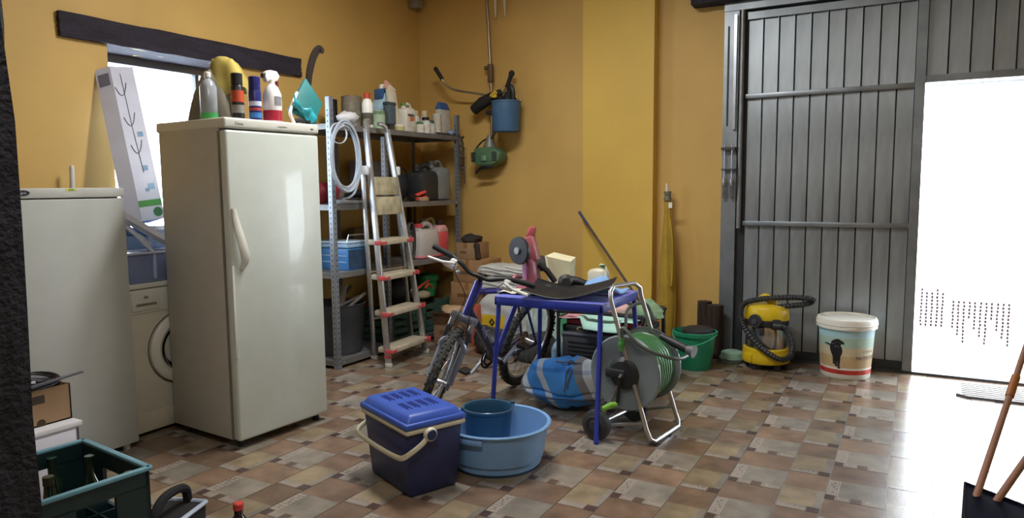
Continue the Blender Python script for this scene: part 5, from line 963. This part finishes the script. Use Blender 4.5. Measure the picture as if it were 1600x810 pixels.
B().box((.0, -.13, .10), (.05, .02, .05), bev=.006).done('cover', P('#6f8f72', .45), t); B().tube(spline([(-.07, -.10, -.0), (-.02, -.13, .012), (.06, -.13, .02), (.09, -.11, .02)], 4), .017, 8).tube([(-.07, -.10, 0), (-.11, -.1, -.035)], .012, 8).done('guard', BLK, t)
B().tube(spline([W(-3.505, 1.86, -.02), W(-3.60, 1.80, -.05), W(-3.66, 1.70, -.09), W(-3.65, 1.62, -.12)], 5), .008, 6).tube(spline([W(-3.44, 1.98, -.02), W(-3.44, 1.90, -.04), W(-3.50, 1.82, -.05)], 5), .006, 6).done('throttle_cable', BLK, t)
B().box(W(-3.515, 2.44), (.045, .05, .17), bev=.008).cyl(W(-3.57, 2.49, -.01), W(-3.52, 2.49, -.01), .02, seg=12).done('clamp', P('#6b5a48', .5, .4), t)
B().tube(spline([W(-3.52, 2.235, -.06), W(-3.68, 2.265, -.10), W(-3.84, 2.30, -.13), W(-3.93, 2.36, -.15), W(-3.975, 2.43, -.16)], 6), .011, 8).done('handlebar', P('#a59a86', .3, .8), t)
B().tube([W(-3.955, 2.40, -.155), W(-4.02, 2.50, -.165)], [.019, .02], 10).sph(W(-4.02, 2.50, -.165), .023, seg=10).done('grip', BLKR, t)
B().tube([W(-3.52, 2.235, -.06), W(-3.36, 2.24, -.05), W(-3.31, 2.30, -.05)], .011, 8).done('handlebar', P('#a59a86', .3, .8), t); B().tube([W(-3.315, 2.29, -.05), W(-3.265, 2.40, -.05)], [.019, .021], 10).sph(W(-3.262, 2.41, -.05), .03, (1, .8, 1.01), seg=12).done('grip', BLKR, t)
b = B(); b.tube([W(-3.66, 2.105, -.07), W(-3.56, 2.165, -.08), W(-3.42, 2.22, -.08), W(-3.36, 2.25, -.07)], [.05, .055, .045, .03], 10); b.box(W(-3.51, 2.075, -.02), (.07, .06, .04), bev=.01); b.done('harness_pad', BLKR, t)
B().tube([W(-3.52, 2.24, -.01), W(-3.50, 2.17, -.06)], .03, 10).done('handle_mount', P('#3b4a72', .5), t)
t = thing('blue_pot', 'blue bucket of black tools hanging beside the brush cutter on the yellow wall', 'bucket', (-3.295, 5.74, 1.885)); BB2 = P('#3f6488', .5, n=.08)
B().lathe([(0, 0), (.122, 0), (.126, .008), (.134, .26), (.139, .262), (.139, .275), (.132, .275), (.120, .012), (0, .012)], 36).done('bucket', BB2, t); B().tube([(.136*math.cos(a), .136*math.sin(a)*.3+.02, .265+.17*math.sin(a)) for a in [PI*k/16 for k in range(17)]], .003, 6).done('wire_handle', P('#b9a98a', .4, .6), t)
for i, (nm, lb, c, r, m_, sd) in enumerate((('hand_tool', 'black curved tool handles sticking out of the hanging blue bucket', (-3.26, 5.73, 2.10), (.07, .07, .085), BLKR, 2), ('hand_tool', 'black grip bundle at the left rim of the hanging blue bucket', (-3.365, 5.73, 2.10), (.045, .06, .075), BLKR, 5))):
    heap(nm, lb, 'tool', c, r, m_, .35, sd, flat=True)
tag(B().tube(spline([(-3.24, 5.70, 2.14), (-3.235, 5.69, 2.24), (-3.215, 5.68, 2.28), (-3.19, 5.68, 2.24), (-3.19, 5.685, 2.16)], 5), .022, 8).done('hook_tool', BLK), 'black hooked tool at the right rim of the hanging blue bucket', 'tool')
tag(B().cyl((-3.40, 5.66, 2.205), (-3.35, 5.645, 2.235), .02, seg=12).box((-3.36, 5.65, 2.20), (.04, .02, .03), bev=.005).done('yellow_knob', P('#d6b53a', .4)), 'small yellow knob among the black tools in the hanging bucket', 'knob')
t = thing('wall_hook', 'white two pronged rack hanging on the wall beside the shaft top', 'rack', (-3.43, 5.90, 3.18)); MH = P('#cfc3ac', .5)
B().b2((-.12, -.03, .02), (.14, .02, .06), bev=.006).done('bar', MH, t)
for x in (-.045, .055): B().tube([(x, -.02, .04), (x+.003, -.035, -.10), (x+.006, -.03, -.235)], [.017, .015, .007], 10).done('prong', MH, t)
t = thing('junction_box', 'small grey box with a cable high in the room corner', 'box', (-4.33, 5.80, 3.12)); B().b2((-.05, -.05, 0), (.05, .05, .10), bev=.008).done('box', P('#8d8678', .5), t); B().cyl((0, 0, .10), (0, 0, .30), .012, seg=8).done('cable', P('#3a352e', .6), t); B().b2((-.03, -.055, .08), (.03, -.03, .12), bev=.004).done('cover', BLK, t)
# ================================================================ DOORMAT
t = thing('door_mat', 'pale ribbed doormat on the bright floor inside the open gate', 'mat', (.72, 5.56, 0)); b = B(); b.prism([(-.44, -.16), (-.38, -.20), (.44, -.20), (.44, .20), (-.42, .20)], .001, .012, 2); b.done('mat', P('#cbc7c2', .9, n=.06), t)
for k in range(7): B().b2((-.41, -.17+k*.05, .012), (.43, -.15+k*.05, .017), bev=.002, seg=1).done('rib', P('#bdb9b6', .9), t)
B().prism([(-.445, -.162), (-.382, -.206), (.445, -.206), (.445, -.198), (-.38, -.198), (-.437, -.156)], .0005, .014, 2).done('edging', P('#6d6a70', .8), t)
# ================================================================ LOWER LEFT
t = thing('white_cabinet', 'low white cabinet standing before the waist high freezer', 'cabinet', (-3.37, 1.50, 0)); B().b2((-.17, -.40, .02), (.165, .24, .345), bev=.003).done('body', P('#c9c8d2', .4, n=.03), t); B().b2((-.175, -.405, .346), (.175, .25, .368), bev=.003).done('top', P('#d5d4d8', .35, n=.02), t); B().b2((.165, .228, .03), (.168, .236, .34)).done('edge', P('#4b4a52', .5), t); B().b2((.165, -.39, .03), (.172, .22, .335), bev=.002).done('front_panel', P('#cfced8', .4, n=.03), t)
t = thing('cable_box', 'open brown cardboard box of cables on the white cabinet', 'box', (-3.40, 1.595, .369)); CD2 = P('#94785a', .8, n=.1)
b = B()
for lo, hi in (((-.12, -.20, 0), (.135, .15, .006)), ((-.12, -.20, 0), (-.114, .15, .15)), ((.129, -.20, 0), (.135, .15, .16)), ((-.12, -.20, 0), (.135, -.194, .15)), ((-.12, .144, 0), (.135, .15, .16))): b.b2(lo, hi)
b.done('box', CD2, t)
for y in (-.06, .02): B().lathe([(0, 0), (.018, 0), (.018, .001), (0, .001)], 16, (.1352, y, .012), (0, PI/2, 0)).done('hand_hole', P('#3a2a1c', .8), t)
B().b2((.1352, -.10, .10), (.1364, .04, .135)).done('dark_print', P('#3f342b', .8), t)
random.seed(9)
for i, (r_, z_, m_, lb) in enumerate(((.11, .17, BLK, 'black cable coil lowest in the cable box'), (.10, .19, P('#5a5d66', .35), 'grey cable coil heaped over the black coil'), (.115, .205, P('#24262b', .35), 'dark cable loop on top of the cable box'))):
    pts = [(-3.39+(r_+.012*math.sin(k*.37+i))*math.cos(2*PI*k/26)*.8, 1.62+(r_+.016*math.sin(k*.23+i))*math.sin(2*PI*k/26)*1.15, .345+z_+.012*math.sin(k*.5+i)) for k in range(27*3)]
    tag(B().tube(pts, .006, 6).done('cable', m_), lb, 'cable')
tag(B().hexa([(-3.262, 1.40, .531), (-3.242, 1.40, .531), (-3.25, 1.80, .565), (-3.27, 1.80, .565)], [(-3.262, 1.40, .541), (-3.242, 1.40, .541), (-3.25, 1.80, .572), (-3.27, 1.80, .572)]).done('grey_bar', P('#55565e', .5)), 'thin grey bar lying on the edge of the cable box', 'bar')
# bottle crates
GC = P('#11292a', .45, n=.12)
def bcrate(z, label, bottles):
    t = thing('bottle_crate', label, 'crate', (-2.22, 1.145, z), -.10); wx, wy, h = .21, .155, .268; th = .012
    b = B(); b.b2((-wx, -wy, 0), (wx, wy, .012))
    for s in (-1, 1):
        b.b2((-wx, s*wy-(th if s > 0 else 0), 0), (wx, s*wy+(th if s < 0 else 0), .10))
        b.b2((s*wx-(th if s > 0 else 0), -wy, 0), (s*wx+(th if s < 0 else 0), wy, .10))
        for x0, x1 in ((-wx, -wx+.15), (wx-.15, wx)): b.b2((x0, s*wy-(th if s > 0 else 0), .10), (x1, s*wy+(th if s < 0 else 0), .22))
        for y0, y1 in ((-wy, -.055), (.055, wy)): b.b2((s*wx-(th if s > 0 else 0), y0, .10), (s*wx+(th if s < 0 else 0), y1, .22))
        b.b2((-wx, s*wy-(th if s > 0 else 0), .215), (wx, s*wy+(th if s < 0 else 0), h)); b.b2((s*wx-(th if s > 0 else 0), -wy, .215), (s*wx+(th if s < 0 else 0), wy, h))
    b.done('crate_body', GC, t)
    b = B()
    for s in (-1, 1): b.b2((-wx-.006, s*wy-.010, h-.004), (wx+.006, s*wy+.010, h+.008), bev=.003); b.b2((s*wx-.010, -wy-.006, h-.004), (s*wx+.010, wy+.006, h+.008), bev=.003)
    b.done('rim', P('#5d8a98', .35), t)
    b = B()
    for k in range(1, 5): b.b2((-wx+k*.084-.003, -wy+.012, .01), (-wx+k*.084+.003, wy-.012, .11))
    for k in range(1, 4): b.b2((-wx+.012, -wy+k*.0775-.003, .01), (wx-.012, -wy+k*.0775+.003, .11))
    b.done('dividers', GC, t); return t
bcrate(0, 'lower dark green bottle crate in the bottom left corner', 0); bcrate(.276, 'upper dark green bottle crate in the bottom left corner', 1)
BG = P('#16251c', .12, n=.1, coat=.6); mb = B().lathe([(0, 0), (.030, 0), (.032, .006), (.032, .12), (.026, .16), (.013, .19), (.013, .235), (.015, .236), (.015, .245), (0, .245)], 16).mesh('bottle', BG); mc = B().lathe([(.0135, .22), (.0155, .222), (.0155, .248), (0, .25)], 14).mesh('cap', P('#4a4a38', .35, .6))
mr_ = MX.Rotation(-.10, 4, 'Z'); nb = 0
BLB = {(2, 1): 'middle of the crate near the gate end', (4, 3): 'in the back right corner of the crate', (3, 0): 'at the front wall above the hand hole', (0, 2): 'deepest behind the dark post', (1, 3): 'against the back wall on the left', (1, 0): 'at the front wall beside the dark post'}
for i in range(5):
    for j in range(4):
        if (i, j) not in ((2, 1), (4, 3), (3, 0), (0, 2), (1, 3), (1, 0)): continue
        p = mr_ @ V((-.168+i*.084, -.116+j*.0775, 0)); tt_ = thing('bottle', 'dark green beer bottle in the upper crate, '+BLB[(i, j)], 'bottle', (-2.22+p.x, 1.145+p.y, .2885), 0, 'bottles in the upper crate')
        link('glass', mb, tt_); link('cap', mc, tt_) if (i+j) % 2 else None
# dark carrier and red capped bottle at the bottom edge
t = thing('black_carrier', 'black carrier with pale edges on the floor beside the green crates', 'carrier', (-2.33, 1.58, 0), .35); t.scale = (.85, .85, .84)
BC_ = P('#07080b', .85); b = B(); b.hexa([(-.09, -.14, 0), (.08, -.14, 0), (.08, .09, 0), (-.09, .09, 0)], [(-.10, -.15, .25), (.09, -.15, .25), (.09, .10, .25), (-.10, .10, .25)], bev=.01); b.done('body', BC_, t)
B().tube(spline([(.0, .10, .25), (-.0, .085, .31), (-.0, .03, .335), (0, -.06, .335), (.0, -.12, .30), (0, -.15, .25)], 5), .02, 8).done('handle', BC_, t)
for x in (-.095, .088): B().tube([(x, .10, .252), (x, -.15, .252)], .010, 6).done('pale_edge', P('#a9b3c4', .3), t)
B().tube([(-.095, .10, .252), (.088, .10, .252)], .010, 6).done('pale_edge', P('#a9b3c4', .3), t)
tag(B().b2((-2.44, 1.445, 0), (-2.405, 1.475, .42), bev=.004).done('post_end', P('#7d7873', .7, n=.2)), 'narrow grey upright strip right beside the green crate corner', 'strip')
bottle('wine_bottle', 'dark bottle with a bright red cap at the bottom edge of the floor', 'bottle', (-2.06, 1.645, 0), [(0, 0), (.036, 0), (.038, .006), (.038, .17), (.03, .205), (.0155, .23), (.0145, .255), (.0155, .262), (0, .262)], P('#1a1518', .15, coat=.5), (.018, .25, .275, P('#c03a34', .4)), (.0385, .05, .13, P('#57504a', .6)))
# ================================================================ LOWER RIGHT
t = thing('navy_tub', 'navy plastic coal scuttle with two wooden handles in the bottom right corner', 'scuttle', (.34, 2.46, 0)); NV = P('#090b1c', .95)
NV.node_tree.nodes['Principled BSDF'].inputs['Specular IOR Level'].default_value = .12
A_ = [(-.165, .225), (.24, -.0), (.10, -.35), (-.185, -.13)]; hs = [.405, .375, .40, .40]
b = B(); b.hexa([(x*.75, y*.75, 0) for x, y in A_], [(x, y, h) for (x, y), h in zip(A_, hs)]); bmesh.ops.delete(b.bm, geom=[f for f in b.bm.faces if f.normal.z > .8 and f.calc_center_median().z > .2], context='FACES_ONLY'); o_ = b.done('tub', NV, t); o_.modifiers.new('s', 'SOLIDIFY').thickness = .012
b = B(); b.tube([(x, y, h) for (x, y), h in zip(A_, hs)], .008, 6, closed=True); b.done('rim', NV, t)
WOOD = P('#8f6650', .6, n=.2, sc=10, st=(1, 1, .3))
def stick(name, p, q, label, tape):
    p, q = V(p), V(q); t = thing(name, label, 'stick', p); d = q-p; B().tube([(0, 0, 0), d*.5, d], [.0115, .0105, .0095], 10).done('shaft', WOOD, t)
    for a, c in tape: B().cyl(d*a, d*c, .0135, seg=12).done('tape', P('#9a5f2c', .5), t)
stick('wooden_stick', (.165, 2.50, .30), (.435, 3.25, 1.03), 'upper wooden stick rising steeply from the navy scuttle', [(.02, .13), (.50, .58)])
stick('wooden_stick', (.185, 2.52, .29), (.52, 2.90, .80), 'lower wooden stick rising to the right from the navy scuttle', [(.02, .12)])
